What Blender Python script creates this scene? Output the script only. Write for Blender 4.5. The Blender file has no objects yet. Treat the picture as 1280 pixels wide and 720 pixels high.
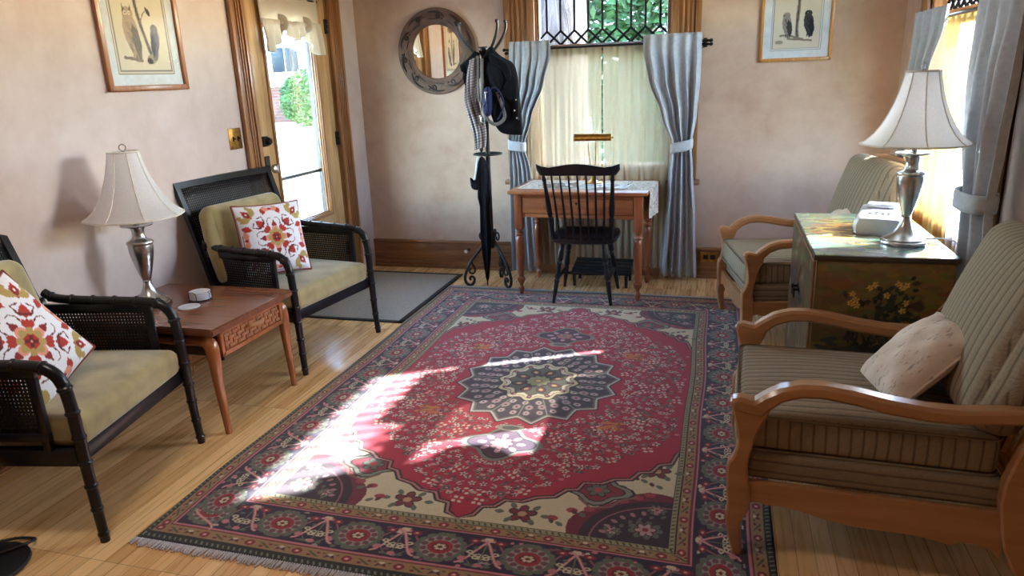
import bpy, bmesh, math, random
import numpy as np
from mathutils import Vector, Matrix

# ------------------------------------------------------------------ scene, camera, light
SC = bpy.context.scene
COL = SC.collection
PI = math.pi
rnd = random.Random(7)

SC.view_settings.view_transform = 'Standard'
SC.view_settings.look = 'None'
SC.view_settings.gamma = 1.0
SC.view_settings.use_curve_mapping = False
SC.view_settings.exposure = 2.42
SC.cycles.max_bounces = 14
SC.cycles.diffuse_bounces = 8
SC.cycles.transparent_max_bounces = 24
SC.cycles.sample_clamp_indirect = 12.0
SC.cycles.caustics_reflective = False
SC.cycles.caustics_refractive = False

cam = bpy.data.cameras.new('camera')
cam.sensor_width = 36.0
cam.lens = 897.51 * 36.0 / 1280.0
cam.clip_start = 0.05
cam.clip_end = 400
cam_ob = bpy.data.objects.new('camera', cam)
COL.objects.link(cam_ob)
_v = Vector((115., 3040., 897.51)).normalized()      # image of the vertical
_d = Vector((265., -275., 897.51)).normalized()      # image of the room's depth
_w = _v.cross(_d)
_R = Matrix((( _w.x, _d.x, -_v.x), (_w.y, _d.y, -_v.y), (_w.z, _d.z, -_v.z)))   # cam(x right,y down,z fwd) = R world
_M = Matrix((_R[0], -_R[1], -_R[2])).transposed().to_4x4()
_M.translation = Vector((0, 0, 1.5))
cam_ob.matrix_world = _M
SC.camera = cam_ob

world = bpy.data.worlds.new('sky')
SC.world = world
world.use_nodes = True
_nt = world.node_tree
_nt.nodes.clear()
_sky = _nt.nodes.new('ShaderNodeTexSky')
_sky.sky_type = 'NISHITA'
_sky.sun_disc = False; _sky.ozone_density = 2.2; _sky.dust_density = .6
SUN_AZ, SUN_EL = math.radians(28), math.radians(32)
_sky.sun_elevation = SUN_EL
_sky.sun_rotation = PI/2 - SUN_AZ
_bg = _nt.nodes.new('ShaderNodeBackground')
_bg.inputs['Strength'].default_value = 1.9
_out = _nt.nodes.new('ShaderNodeOutputWorld')
_nt.links.new(_sky.outputs[0], _bg.inputs[0])
_nt.links.new(_bg.outputs[0], _out.inputs[0])

_s = bpy.data.lights.new('sun', 'SUN')
_s.energy = 13.0
_s.color = (1.0, 0.97, 0.95)
_s.angle = math.radians(0.8)
_so = bpy.data.objects.new('sun', _s)
COL.objects.link(_so)
_dir = Vector((-math.cos(SUN_EL)*math.cos(SUN_AZ), -math.cos(SUN_EL)*math.sin(SUN_AZ), -math.sin(SUN_EL)))
_so.rotation_euler = _dir.to_track_quat('-Z', 'Y').to_euler()
_so.location = (12, 8, 8)

def portal(name, loc, normal, sx, sy):
    l = bpy.data.lights.new(name, 'AREA')
    l.shape = 'RECTANGLE'; l.size = sx; l.size_y = sy
    l.cycles.is_portal = True
    o = bpy.data.objects.new(name, l); COL.objects.link(o)
    o.location = loc
    o.rotation_euler = Vector(normal).to_track_quat('-Z', 'Y').to_euler()

BW, RW = 5.37, 1.10            # back wall and right wall planes
LWX, LWA = -2.77, math.radians(-0.955)
CEIL = 2.62
portal('portal_back_window', (-0.845, BW+.13, 1.44), (0, -1, 0), 0.97, 1.3)
portal('portal_right_window', (RW+.13, 4.085, 1.42), (-1, 0, 0), 1.33, 1.36)
portal('portal_door', (LWX-.16, 4.45, 1.2), (1, 0, 0), 0.62, 1.5)

# ------------------------------------------------------------------ materials
def lin(c):
    return tuple(((x/255.)/12.92 if x/255. <= .04045 else ((x/255.+.055)/1.055)**2.4) for x in c)
def rgba(c): return (*c, 1.0)

class NT:
    def __init__(s, name):
        s.m = bpy.data.materials.new(name); s.m.use_nodes = True
        s.t = s.m.node_tree; s.t.nodes.clear()
        s.out = s.n('ShaderNodeOutputMaterial')
        s.tc = None
    def n(s, k, **kw):
        x = s.t.nodes.new(k)
        for a, b in kw.items(): setattr(x, a, b)
        return x
    def l(s, a, b): s.t.links.new(a, b)
    def coord(s, which='Object', scale=(1,1,1), rot=(0,0,0)):
        if s.tc is None: s.tc = s.n('ShaderNodeTexCoord')
        mp = s.n('ShaderNodeMapping')
        mp.inputs['Scale'].default_value = scale; mp.inputs['Rotation'].default_value = rot
        s.l(s.tc.outputs[which], mp.inputs['Vector']); return mp.outputs[0]
    def noise(s, vec, scale, detail=4, rough=.55, dist=0):
        x = s.n('ShaderNodeTexNoise'); x.inputs['Scale'].default_value = scale
        x.inputs['Detail'].default_value = detail; x.inputs['Roughness'].default_value = rough
        x.inputs['Distortion'].default_value = dist
        s.l(vec, x.inputs['Vector']); return x.outputs['Fac']
    def ramp(s, fac, stops):
        x = s.n('ShaderNodeValToRGB'); e = x.color_ramp.elements
        while len(e) > len(stops): e.remove(e[-1])
        while len(e) < len(stops): e.new(.5)
        for i, (p, c) in enumerate(stops): e[i].position = p; e[i].color = rgba(c)
        s.l(fac, x.inputs[0]); return x.outputs[0]
    def mixc(s, fac, a, b, blend='MIX'):
        x = s.n('ShaderNodeMix', data_type='RGBA', blend_type=blend)
        for sock, v in ((x.inputs[0], fac), (x.inputs[6], a), (x.inputs[7], b)):
            if isinstance(v, (int, float)): sock.default_value = v
            elif isinstance(v, tuple): sock.default_value = rgba(v)
            else: s.l(v, sock)
        return x.outputs[2]
    def math(s, op, a, b=0., c=None):
        x = s.n('ShaderNodeMath', operation=op)
        for i, v in enumerate((a, b) if c is None else (a, b, c)):
            if isinstance(v, (int, float)): x.inputs[i].default_value = v
            else: s.l(v, x.inputs[i])
        return x.outputs[0]
    def bump(s, h, strength=.3, dist=.01):
        x = s.n('ShaderNodeBump'); x.inputs['Strength'].default_value = strength
        x.inputs['Distance'].default_value = dist; s.l(h, x.inputs['Height']); return x.outputs[0]
    def bsdf(s, col=None, rough=.5, metal=0., normal=None, coat=0., sheen=0., spec=.5, trans=None):
        b = s.n('ShaderNodeBsdfPrincipled')
        if col is not None:
            if isinstance(col, tuple): b.inputs['Base Color'].default_value = rgba(col)
            else: s.l(col, b.inputs['Base Color'])
        if isinstance(rough, (int, float)): b.inputs['Roughness'].default_value = rough
        else: s.l(rough, b.inputs['Roughness'])
        b.inputs['Metallic'].default_value = metal
        b.inputs['Coat Weight'].default_value = coat; b.inputs['Coat Roughness'].default_value = .12
        b.inputs['Sheen Weight'].default_value = sheen
        b.inputs['Specular IOR Level'].default_value = spec
        if normal is not None: s.l(normal, b.inputs['Normal'])
        return b.outputs[0]
    def done(s, sh):
        s.l(sh, s.out.inputs['Surface']); return s.m

def plain(name, c1, c2=None, scale=30, stretch=(1,1,1), rough=.5, metal=0., bump=.0, bscale=None, coat=0., sheen=0., spec=.5, detail=4):
    t = NT(name); v = t.coord('Object', stretch)
    f = t.noise(v, scale, detail)
    c2 = c2 or tuple(x*.82 for x in c1)
    col = t.ramp(f, [(.3, c2), (.7, c1)])
    nm = None
    if bump:
        h = t.noise(v, bscale or scale*3, 3)
        nm = t.bump(h, bump, .004)
    return t.done(t.bsdf(col, rough, metal, nm, coat, sheen, spec))

def wood(name, light, dark, axis='z', scale=14, rough=.35, coat=.15, ring=9):
    t = NT(name)
    st = {'x': (.07, 1, 1), 'y': (1, .07, 1), 'z': (1, 1, .07)}[axis]
    v = t.coord('Object', st)
    a = t.noise(v, scale*1.6, 5, .6, .6)
    b = t.noise(v, scale*9, 3, .6)
    f = t.math('MULTIPLY_ADD', b, .35, t.math('MULTIPLY', a, .72))
    mid = tuple((x+y)/2 for x, y in zip(light, dark))
    col = t.ramp(f, [(.34, dark), (.52, mid), (.68, light)])
    nm = t.bump(b, .08, .002)
    return t.done(t.bsdf(col, rough, 0, nm, coat))

def attr_mat(name, rough=.85, bump=.25, bscale=300, sheen=0., coat=0., vary=.12):
    t = NT(name)
    a = t.n('ShaderNodeAttribute'); a.attribute_name = 'Col'
    v = t.coord('Object')
    f = t.noise(v, bscale, 2)
    col = t.mixc(vary, a.outputs['Color'], t.ramp(f, [(.25, (.2,.2,.2)), (.75, (1.2,1.2,1.2))]), 'MULTIPLY') if vary else a.outputs['Color']
    nm = t.bump(f, bump, .002) if bump else None
    return t.done(t.bsdf(col, rough, 0, nm, coat, sheen))

def fabric_thin(name, col, transp, transl, rough=.9, fold=None):
    """cloth that lets light through: part open weave, part glowing thread"""
    t = NT(name); v = t.coord('Object')
    f = t.noise(v, 160, 2)
    c = t.mixc(.25, col, t.ramp(f, [(.3, tuple(x*.75 for x in col)), (.7, tuple(min(1, x*1.1) for x in col))]))
    d = t.n('ShaderNodeBsdfDiffuse'); t.l(c, d.inputs[0])
    tl = t.n('ShaderNodeBsdfTranslucent'); t.l(c, tl.inputs[0])
    m1 = t.n('ShaderNodeMixShader'); m1.inputs[0].default_value = transl
    t.l(d.outputs[0], m1.inputs[1]); t.l(tl.outputs[0], m1.inputs[2])
    sh = m1.outputs[0]
    if transp > 0:
        tr = t.n('ShaderNodeBsdfTransparent'); tr.inputs[0].default_value = rgba(tuple(.5+.5*x for x in col))
        m2 = t.n('ShaderNodeMixShader'); m2.inputs[0].default_value = transp
        t.l(sh, m2.inputs[1]); t.l(tr.outputs[0], m2.inputs[2]); sh = m2.outputs[0]
    return t.done(sh)

def glass_mat(name, tint=(.95,.97,.96), refl=.08):
    t = NT(name)
    v = t.coord('Object'); f = t.noise(v, 6, 2)
    tr = t.n('ShaderNodeBsdfTransparent')
    t.l(t.ramp(f, [(.2, tuple(x*.985 for x in tint)), (.8, tint)]), tr.inputs[0])
    gl = t.n('ShaderNodeBsdfGlossy'); gl.inputs['Roughness'].default_value = .02
    fr = t.n('ShaderNodeLayerWeight'); fr.inputs[0].default_value = .25
    k = t.math('MULTIPLY_ADD', fr.outputs['Fresnel'], refl*1.6, refl*.25)
    mx = t.n('ShaderNodeMixShader'); t.l(k, mx.inputs[0])
    t.l(tr.outputs[0], mx.inputs[1]); t.l(gl.outputs[0], mx.inputs[2])
    return t.done(mx.outputs[0])

def cane_mat(name, col):
    """woven cane: an open grid of small holes, from the UV map in metres"""
    t = NT(name)
    if t.tc is None: t.tc = t.n('ShaderNodeTexCoord')
    sp = t.n('ShaderNodeSeparateXYZ'); t.l(t.tc.outputs['UV'], sp.inputs[0])
    def cell(s):
        f = t.math('FRACT', t.math('DIVIDE', s, .0135))
        return t.math('LESS_THAN', t.math('ABSOLUTE', t.math('SUBTRACT', f,   .5)), .23)
    hole = t.math('MULTIPLY', cell(sp.outputs[0]), cell(sp.outputs[1]))
    b = t.bsdf(col, .45, spec=.3)
    tr = t.n('ShaderNodeBsdfTransparent')
    mx = t.n('ShaderNodeMixShader'); t.l(hole, mx.inputs[0]); t.l(b, mx.inputs[1]); t.l(tr.outputs[0], mx.inputs[2])
    return t.done(mx.outputs[0])

def rib_mat(name, base, dark, axis, period, zig=True):
    """cushion cloth woven in cords with a zigzag between, along one object axis"""
    t = NT(name); v = t.coord('Object')
    sp = t.n('ShaderNodeSeparateXYZ'); t.l(v, sp.inputs[0])
    wob = t.math('MULTIPLY', t.math('SUBTRACT', t.noise(v, 7, 2), .5), .012)
    if axis == 'box':                                          # stripes run across the top, and up the boxed sides
        ns = t.n('ShaderNodeSeparateXYZ'); t.l(t.tc.outputs['Normal'], ns.inputs[0])
        k = t.math('GREATER_THAN', t.math('ABSOLUTE', ns.outputs[1]), .75)
        mx = t.n('ShaderNodeMix'); t.l(k, mx.inputs[0]); t.l(sp.outputs[1], mx.inputs[2]); t.l(sp.outputs[0], mx.inputs[3]); co = mx.outputs[0]
    else: co = sp.outputs['xyz'.index(axis)]
    co = t.math('ADD', co, wob)
    f = t.math('FRACT', t.math('DIVIDE', co, period))
    a = t.math('ABSOLUTE', t.math('SUBTRACT', f, .5))           # 0 mid band .. .5 cord
    cord = t.ramp(a, [(.36, (0,0,0)), (.45, (1,1,1))])
    fine = t.n('ShaderNodeTexWave', wave_type='BANDS', bands_direction='DIAGONAL')
    fine.inputs['Scale'].default_value = 60; fine.inputs['Distortion'].default_value = 6; fine.inputs['Detail'].default_value = 1
    t.l(v, fine.inputs['Vector'])
    tone = t.noise(v, 90, 3)
    c = t.mixc(t.math('MULTIPLY', fine.outputs['Fac'], .35), base, tuple(min(1, x*1.35) for x in base))
    c = t.mixc(.3, c, t.ramp(tone, [(.3, tuple(x*.7 for x in base)), (.7, tuple(x*1.15 for x in base))]))
    c = t.mixc(cord, c, dark)
    h = t.math('MULTIPLY_ADD', t.math('SUBTRACT', .5, a), .9, t.math('MULTIPLY', fine.outputs['Fac'], .12))
    return t.done(t.bsdf(c, .9, 0, t.bump(h, .7, .006), 0, .0))

M = {}
M['plaster'] = None
def plaster(name, c1, c2, c3):
    t = NT(name); v = t.coord('Object')
    a = t.noise(v, 1.6, 5, .6, .4); b = t.noise(v, 9, 5, .6); c = t.noise(v, 130, 3)
    f = t.math('MULTIPLY_ADD', b, .35, t.math('MULTIPLY', a, .7))
    col = t.ramp(f, [(.38, c2), (.53, c1), (.68, c3)])
    return t.done(t.bsdf(col, .75, 0, t.bump(t.math('MULTIPLY_ADD', c, .3, b), .12, .006), 0, 0, .3))
M['plaster'] = plaster('rose_plaster', lin((194,168,149)), lin((181,152,132)), lin((205,181,164)))
M['plaster_left'] = plaster('window_lit_plaster', lin((200,184,180)), lin((190,172,166)), lin((208,195,193)))  # same plaster, paler and cooler: window light put into the colour
M['ceiling'] = plain('ceiling_paint', lin((226,214,202)), lin((220,208,196)), 3, rough=.9)
M['trim'] = wood('oak_trim', lin((172,122,76)), lin((112,72,40)), 'z', 16, .35, .2)
M['trim_x'] = wood('oak_trim_level', lin((150,104,68)), lin((100,64,38)), 'x', 14, .35, .2)
M['trim_y'] = wood('oak_trim_side', lin((176,116,64)), lin((112,66,32)), 'y', 14, .3, .3)
M['door'] = wood('pale_oak_door', lin((206,170,122)), lin((150,112,70)), 'z', 14, .35, .2)
M['maple'] = wood('honey_maple', lin((180,134,94)), lin((152,104,66)), 'x', 6, .28, .35)
M['pine'] = wood('red_pine', lin((178,112,72)), lin((120,64,38)), 'x', 10, .35, .25)
M['pine_leg'] = wood('red_pine_leg', lin((168,102,66)), lin((112,58,36)), 'z', 10, .3, .3)
M['walnut'] = wood('walnut_top', lin((130,80,56)), lin((98,56,38)), 'x', 7, .25, .4)
M['walnut_leg'] = wood('walnut_leg', lin((172,106,62)), lin((126,70,38)), 'z', 9, .25, .5)
M['black'] = plain('black_lacquer', (.010,.010,.014), (.005,.005,.008), 20, rough=.30, coat=.0, spec=.4)
M['black_matt'] = plain('black_iron', (.012,.012,.014), (.006,.006,.007), 60, rough=.5, bump=.2)
M['black_cloth'] = plain('black_cloth', (.0075,.008,.012), (.004,.004,.0065), 40, rough=.95, bump=.4, spec=.2)
M['navy_cloth'] = plain('blue_cloth', lin((30,38,92)), lin((18,24,60)), 60, rough=.8, bump=.3)
M['grey_strap'] = plain('grey_webbing', lin((128,124,122)), lin((92,88,88)), 120, rough=.85, bump=.3)
M['cane'] = cane_mat('black_cane', (.007,.007,.010))
M['olive'] = plain('olive_velvet', lin((168,152,104)), lin((128,114,72)), 9, rough=.8, sheen=.5, bump=.15, bscale=200)
M['steel'] = plain('brushed_steel', (.62,.62,.62), (.50,.50,.51), 60, (1,1,12), rough=.27, metal=1.)
M['brass'] = plain('brass', lin((196,152,84)), lin((150,108,54)), 40, rough=.3, metal=1.)
M['dark_bronze'] = plain('dark_bronze', (.03,.026,.024), (.015,.013,.012), 40, rough=.35, metal=.7)
M['shade'] = fabric_thin('white_lampshade', (.93,.93,.95), 0, .5)
M['shade_trim'] = plain('lampshade_trim', lin((232,228,220)), None, 60, rough=.8)
M['curtain'] = plain('pale_grey_curtain', lin((182,187,194)), lin((166,171,180)), 50, rough=.92, bump=.2, bscale=400, sheen=.1)
M['sheer'] = fabric_thin('cream_sheer', lin((196,184,160)), .30, .12)
M['sheer_white'] = fabric_thin('thin_white_sheer', lin((240,246,255)), .55, .8)
M['sheer_gold'] = fabric_thin('gold_sheer', lin((206,172,110)), .12, .14)
M['valance'] = fabric_thin('oatmeal_valance', lin((214,204,190)), 0, .3)
M['glass'] = glass_mat('window_glass')
M['lead'] = plain('lead_came', (.014,.014,.017), (.008,.008,.010), 40, rough=.9, spec=.1)
M['white_paint'] = plain('white_paint', lin((236,234,230)), None, 30, rough=.45)
M['white_plastic'] = plain('white_plastic', lin((218,220,228)), lin((206,208,216)), 12, rough=.35)
M['grey_plastic'] = plain('grey_plastic', lin((150,152,160)), None, 12, rough=.4)
M['white_cord'] = plain('white_cord', lin((225,225,228)), None, 12, rough=.5)
M['gold_frame'] = wood('gilt_frame', lin((206,150,84)), lin((150,98,46)), 'z', 20, .35, .2)
M['oak_frame'] = wood('oak_frame', lin((168,104,54)), lin((112,62,30)), 'z', 20, .35, .2)
M['carved'] = plain('carved_brown', lin((112,82,62)), lin((78,54,42)), 14, rough=.5, bump=.5, bscale=40)
M['carved_dark'] = plain('carved_dark', lin((58,42,36)), lin((40,28,24)), 14, rough=.5)
def mirror_mat():
    t = NT('mirror_silver'); v = t.coord(); f = t.noise(v, 3, 2)
    return t.done(t.bsdf(t.ramp(f, [(.2, (.88,.88,.88)), (.8, (.9,.9,.9))]), .015, 1.))
M['mirror'] = mirror_mat()
M['paint_attr'] = attr_mat('painted_picture', .75, .0, 300, vary=0)
M['rug'] = attr_mat('knotted_wool', .95, .5, 420, sheen=.25, vary=.35)
M['embroidery'] = attr_mat('embroidered_cotton', .85, .3, 350, vary=.12)
M['chest_paint'] = attr_mat('painted_chest', .38, .1, 60, vary=.1, coat=.25)
M['chest_top'] = attr_mat('painted_chest_top', .22, .05, 60, vary=.1, coat=.5)
M['fringe'] = plain('rug_fringe', lin((206,202,206)), lin((160,156,164)), 200, rough=.95)
M['rug_edge'] = plain('rug_edge', lin((34,32,40)), None, 100, rough=.95)
M['mat_grey'] = plain('grey_mat_pile', lin((176,172,166)), lin((138,134,130)), 160, rough=.95, bump=.5, bscale=500)
M['mat_edge'] = plain('black_mat_edge', (.02,.02,.024), None, 60, rough=.7)
M['linen_pillow'] = None

# ------------------------------------------------------------------ geometry helpers
def rotm(x=0, y=0, z=0):
    return Matrix.Rotation(z, 3, 'Z') @ Matrix.Rotation(y, 3, 'Y') @ Matrix.Rotation(x, 3, 'X')

class MB:
    """collects shapes and links them as ONE mesh object"""
    def __init__(s): s.bm = bmesh.new(); s.uv = None
    def faces_mat(s, fs, mi):
        for f in fs: f.material_index = mi
    def box(s, c, size, bev=.0, rot=None, mi=0, seg=2):
        r = bmesh.ops.create_cube(s.bm, size=1.0)
        vs = r['verts']
        for v in vs: v.co = Vector((v.co.x*size[0], v.co.y*size[1], v.co.z*size[2]))
        es = list({e for v in vs for e in v.link_edges})
        fs = {f for v in vs for f in v.link_faces}
        if bev > 0:
            b = bmesh.ops.bevel(s.bm, geom=es, offset=min(bev, min(size)*.49), segments=seg, affect='EDGES', profile=.5)
            vs = list({v for f in b['faces'] for v in f.verts} | {v for v in vs if v.is_valid})
            fs = {f for v in vs for f in v.link_faces}
        for v in vs:
            p = v.co if rot is None else rot @ v.co
            v.co = p + Vector(c)
        s.faces_mat(fs, mi); return vs
    def lohi(s, lo, hi, bev=0., mi=0, rot=None):
        c = [(a+b)/2 for a, b in zip(lo, hi)]; z = [abs(b-a) for a, b in zip(lo, hi)]
        return s.box(c, z, bev, rot, mi)
    def rings(s, rings, cap=True, closed=True, mi=0, loop=False):
        vr = [[s.bm.verts.new(p) for p in r] for r in rings]
        n = len(vr[0]); fs = []
        m = len(vr)
        for i in range(m if loop else m-1):
            a, b = vr[i], vr[(i+1) % m]
            for j in range(n if closed else n-1):
                k = (j+1) % n
                fs.append(s.bm.faces.new((a[j], a[k], b[k], b[j])))
        if cap and closed and not loop:
            fs.append(s.bm.faces.new(list(reversed(vr[0])))); fs.append(s.bm.faces.new(vr[-1]))
        s.faces_mat(fs, mi); return [v for r in vr for v in r]
    def lathe(s, prof, n=28, at=(0,0,0), rot=None, mi=0, mod=None):
        rs = []
        for r, z in prof:
            ring = []
            for k in range(n):
                a = 2*PI*k/n
                q = max(r, 1e-4) * (mod(a) if mod else 1)
                p = Vector((q*math.cos(a), q*math.sin(a), z))
                if rot is not None: p = rot @ p
                ring.append(p + Vector(at))
            rs.append(ring)
        return s.rings(rs, True, True, mi)
    def tube(s, pts, rad, n=10, mi=0, smooth=0, closed=False, flat=1.0, cap=True):
        pts = [Vector(p) for p in pts]
        rad = list(rad) if hasattr(rad, '__len__') else [rad]*len(pts)
        if smooth: pts, rad = spline(pts, rad, smooth, closed)
        m = len(pts); rs = []
        up = None
        for i, p in enumerate(pts):
            a = pts[(i-1) % m] if (closed or i > 0) else p
            b = pts[(i+1) % m] if (closed or i < m-1) else p
            t = (b-a).normalized()
            if up is None:
                up = Vector((0,0,1)) if abs(t.z) < .9 else Vector((1,0,0))
            x = up - t*up.dot(t)
            if x.length < 1e-5: x = t.orthogonal()
            x.normalize(); up = x
            y = t.cross(x)
            rs.append([p + x*(rad[i]*math.cos(2*PI*k/n)) + y*(rad[i]*flat*math.sin(2*PI*k/n)) for k in range(n)])
        return s.rings(rs, cap and not closed, True, mi, loop=closed)
    def cyl(s, a, b, r0, r1=None, n=14, mi=0):
        return s.tube([a, b], [r0, r0 if r1 is None else r1], n, mi)
    def ball(s, c, r, mi=0, n=14, sc=(1,1,1), rot=None):
        pr = [(math.sin(PI*i/n), -math.cos(PI*i/n)) for i in range(n+1)]
        vs = s.lathe(pr, n+4, mi=mi)
        for v in vs:
            p = Vector((v.co.x*r*sc[0], v.co.y*r*sc[1], v.co.z*r*sc[2]))
            v.co = (rot @ p if rot is not None else p) + Vector(c)
        return vs
    def prism(s, poly, th, fn, mi=0, bev=.0):
        """polygon (u,v) given thickness th along w; fn(u,v,w)->point"""
        n = len(poly)
        if bev:
            c = (sum(p[0] for p in poly)/n, sum(p[1] for p in poly)/n)
            ins = inset(poly, bev)
            lay = [(ins, -th/2), (poly, -th/2+bev), (poly, th/2-bev), (ins, th/2)]
        else: lay = [(poly, -th/2), (poly, th/2)]
        return s.rings([[Vector(fn(u, v, w)) for u, v in pl] for pl, w in lay], True, True, mi)
    def inflate(s, poly, depth, fn, k=6, mi=0, wr=0., seed=0, back=1., p=.5):
        """a soft closed body with the outline poly, thickest in its middle"""
        n = len(poly); cx = sum(p[0] for p in poly)/n; cy = sum(p[1] for p in poly)/n
        r = random.Random(seed); ph = [r.uniform(0, 6.28) for _ in range(4)]
        rs = []
        for i in range(-k, k+1):
            t = i/k*PI/2
            sc = max(.03, max(0., math.cos(t))**p); w = math.sin(t)*depth*(1 if i > 0 else back)
            ring = []
            for q, (u, v) in enumerate(poly):
                a = math.atan2(v-cy, u-cx)
                g = 1 + wr*math.sin(5*a+ph[0]+3*t)+wr*.6*math.sin(11*a+ph[1]-2*t)
                ring.append(Vector(fn(cx+(u-cx)*sc, cy+(v-cy)*sc, w*g)))
            rs.append(ring)
        return s.rings(rs, True, True, mi)
    def grid(s, nu, nv, fn, mi=0, uvfn=None):
        vs = [[s.bm.verts.new(fn(i/nu, j/nv)) for i in range(nu+1)] for j in range(nv+1)]
        if uvfn and s.uv is None: s.uv = s.bm.loops.layers.uv.new('UVMap')
        for j in range(nv):
            for i in range(nu):
                f = s.bm.faces.new((vs[j][i], vs[j][i+1], vs[j+1][i+1], vs[j+1][i])); f.material_index = mi
                if uvfn:
                    for lp, (a, b) in zip(f.loops, ((i,j),(i+1,j),(i+1,j+1),(i,j+1))): lp[s.uv].uv = uvfn(a/nu, b/nv)
        return [v for r in vs for v in r]
    def cushion(s, c, size, r=.04, puff=.02, rot=None, mi=0, n=14, side=.0):
        """box cushion: rounded edges, crowned top and bottom, slightly bulging sides"""
        h = [x/2 for x in size]; r = min(r, min(h)*.98)
        def ax(hh):
            q = max(1e-3, hh-r)
            e = [-hh + r*(1-math.cos(i/5*PI/2)) for i in range(5)]
            m = [-q + 2*q*i/n for i in range(n+1)]
            return e + m + [-x for x in reversed(e)]
        gx, gy, gz = ax(h[0]), ax(h[1]), ax(h[2])
        key = {}
        def vert(p):
            k = tuple(round(x, 6) for x in p)
            if k in key: return key[k]
            inn = [max(-(hh-r), min(hh-r, x)) for x, hh in zip(p, h)]
            d = Vector([x-i for x, i in zip(p, inn)])
            q = Vector(inn) + (d.normalized()*r if d.length > 1e-9 else d)
            u, v, w = p[0]/h[0], p[1]/h[1], p[2]/h[2]
            q.z += puff*(1-u*u)*(1-v*v)*w
            q.x += side*(1-w*w)*(1-v*v)*u; q.y += side*(1-w*w)*(1-u*u)*v
            if rot is not None: q = rot @ q
            key[k] = s.bm.verts.new(q + Vector(c)); return key[k]
        fs = []
        for A, B, Cc, o in ((gx, gy, h[2], 2), (gy, gz, h[0], 0), (gz, gx, h[1], 1)):
            for sg in (-1, 1):
                for i in range(len(A)-1):
                    for j in range(len(B)-1):
                        q = []
                        for a, b in ((A[i],B[j]), (A[i+1],B[j]), (A[i+1],B[j+1]), (A[i],B[j+1])):
                            p = [0,0,0]; p[o] = sg*Cc; p[(o+1)%3] = a; p[(o+2)%3] = b; q.append(vert(p))
                        if sg < 0: q.reverse()
                        if len(set(q)) == 4: fs.append(s.bm.faces.new(q))
        s.faces_mat(fs, mi)
    def build(s, name, mats, parent=None, sharp=38, loc=None, solid=0.):
        me = bpy.data.meshes.new(name)
        bmesh.ops.recalc_face_normals(s.bm, faces=s.bm.faces) if not solid else None
        s.bm.to_mesh(me); s.bm.free()
        for m in (mats if isinstance(mats, (list, tuple)) else [mats]): me.materials.append(m)
        me.polygons.foreach_set('use_smooth', [True]*len(me.polygons))
        me.set_sharp_from_angle(angle=math.radians(sharp))
        o = bpy.data.objects.new(name, me); COL.objects.link(o)
        if parent is not None: o.parent = parent
        if loc is not None: o.location = loc
        if solid:
            md = o.modifiers.new('thickness', 'SOLIDIFY'); md.thickness = solid; md.offset = 0
        return o

def spline(pts, rad, k, closed=False):
    P, R = [], []
    m = len(pts)
    for i in range(m if closed else m-1):
        p0 = pts[(i-1) % m] if (closed or i > 0) else pts[i]
        p1, p2 = pts[i], pts[(i+1) % m]
        p3 = pts[(i+2) % m] if (closed or i+2 < m) else p2
        for j in range(k):
            t = j/k
            P.append(.5*((2*p1)+(p2-p0)*t+(2*p0-5*p1+4*p2-p3)*t*t+(3*p1-p0-3*p2+p3)*t**3))
            R.append(rad[i]+(rad[(i+1) % m]-rad[i])*t)
    if not closed: P.append(pts[-1]); R.append(rad[-1])
    return P, R

def sp2(pts, k=6, closed=True):
    q, _ = spline([Vector((p[0], p[1], 0)) for p in pts], [1]*len(pts), k, closed)
    return [(p.x, p.y) for p in q]

def inset(poly, d):
    n = len(poly); ar = sum(poly[i][0]*poly[(i+1)%n][1]-poly[(i+1)%n][0]*poly[i][1] for i in range(n))
    sg = 1 if ar > 0 else -1; out = []
    for i in range(n):
        a, b, c = Vector(poly[i-1]), Vector(poly[i]), Vector(poly[(i+1)%n])
        e = ((b-a).normalized()+(c-b).normalized())
        e = e.normalized() if e.length > 1e-6 else (c-b).normalized()
        out.append((b.x-sg*e.y*d, b.y+sg*e.x*d))
    return out

def empty(name, loc=(0,0,0), rz=0.):
    o = bpy.data.objects.new(name, None); COL.objects.link(o)
    o.location = loc; o.rotation_euler = (0, 0, rz); o.empty_display_size = .1
    return o
def tag(o, label=None, cat=None, group=None, kind=None):
    if label: o['label'] = label
    if cat: o['category'] = cat
    if group: o['group'] = group
    if kind: o['kind'] = kind
    return o
def children(o): return [c for c in bpy.data.objects if c.parent == o]
def copy_tree(o, parent=None):
    kids = children(o)
    c = o.copy(); COL.objects.link(c)
    if parent is not None: c.parent = parent
    for k in kids: copy_tree(k, c)
    return c
def struct(o): o['kind'] = 'structure'; return o

def grid_mesh(name, P, colors, mats, parent=None, edges=None):
    """mesh from an array of points (h,w,3) with one colour per point"""
    h, w = P.shape[:2]
    me = bpy.data.meshes.new(name)
    idx = np.arange(h*w).reshape(h, w)
    q = np.stack([idx[:-1,:-1], idx[:-1,1:], idx[1:,1:], idx[1:,:-1]], -1).reshape(-1, 4)
    nf = len(q)
    me.vertices.add(h*w); me.vertices.foreach_set('co', P.reshape(-1).astype(np.float32))
    me.loops.add(nf*4); me.loops.foreach_set('vertex_index', q.reshape(-1).astype(np.int32))
    me.polygons.add(nf); me.polygons.foreach_set('loop_start', np.arange(0, nf*4, 4, dtype=np.int32))
    me.update(calc_edges=True); me.validate()
    a = me.color_attributes.new('Col', 'FLOAT_COLOR', 'POINT')
    c4 = np.ones((h*w, 4), np.float32); c4[:, :3] = colors.reshape(-1, 3)
    a.data.foreach_set('color', c4.reshape(-1))
    me.polygons.foreach_set('use_smooth', np.ones(nf, bool))
    for m in (mats if isinstance(mats, list) else [mats]): me.materials.append(m)
    o = bpy.data.objects.new(name, me); COL.objects.link(o)
    if parent is not None: o.parent = parent
    return o

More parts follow.
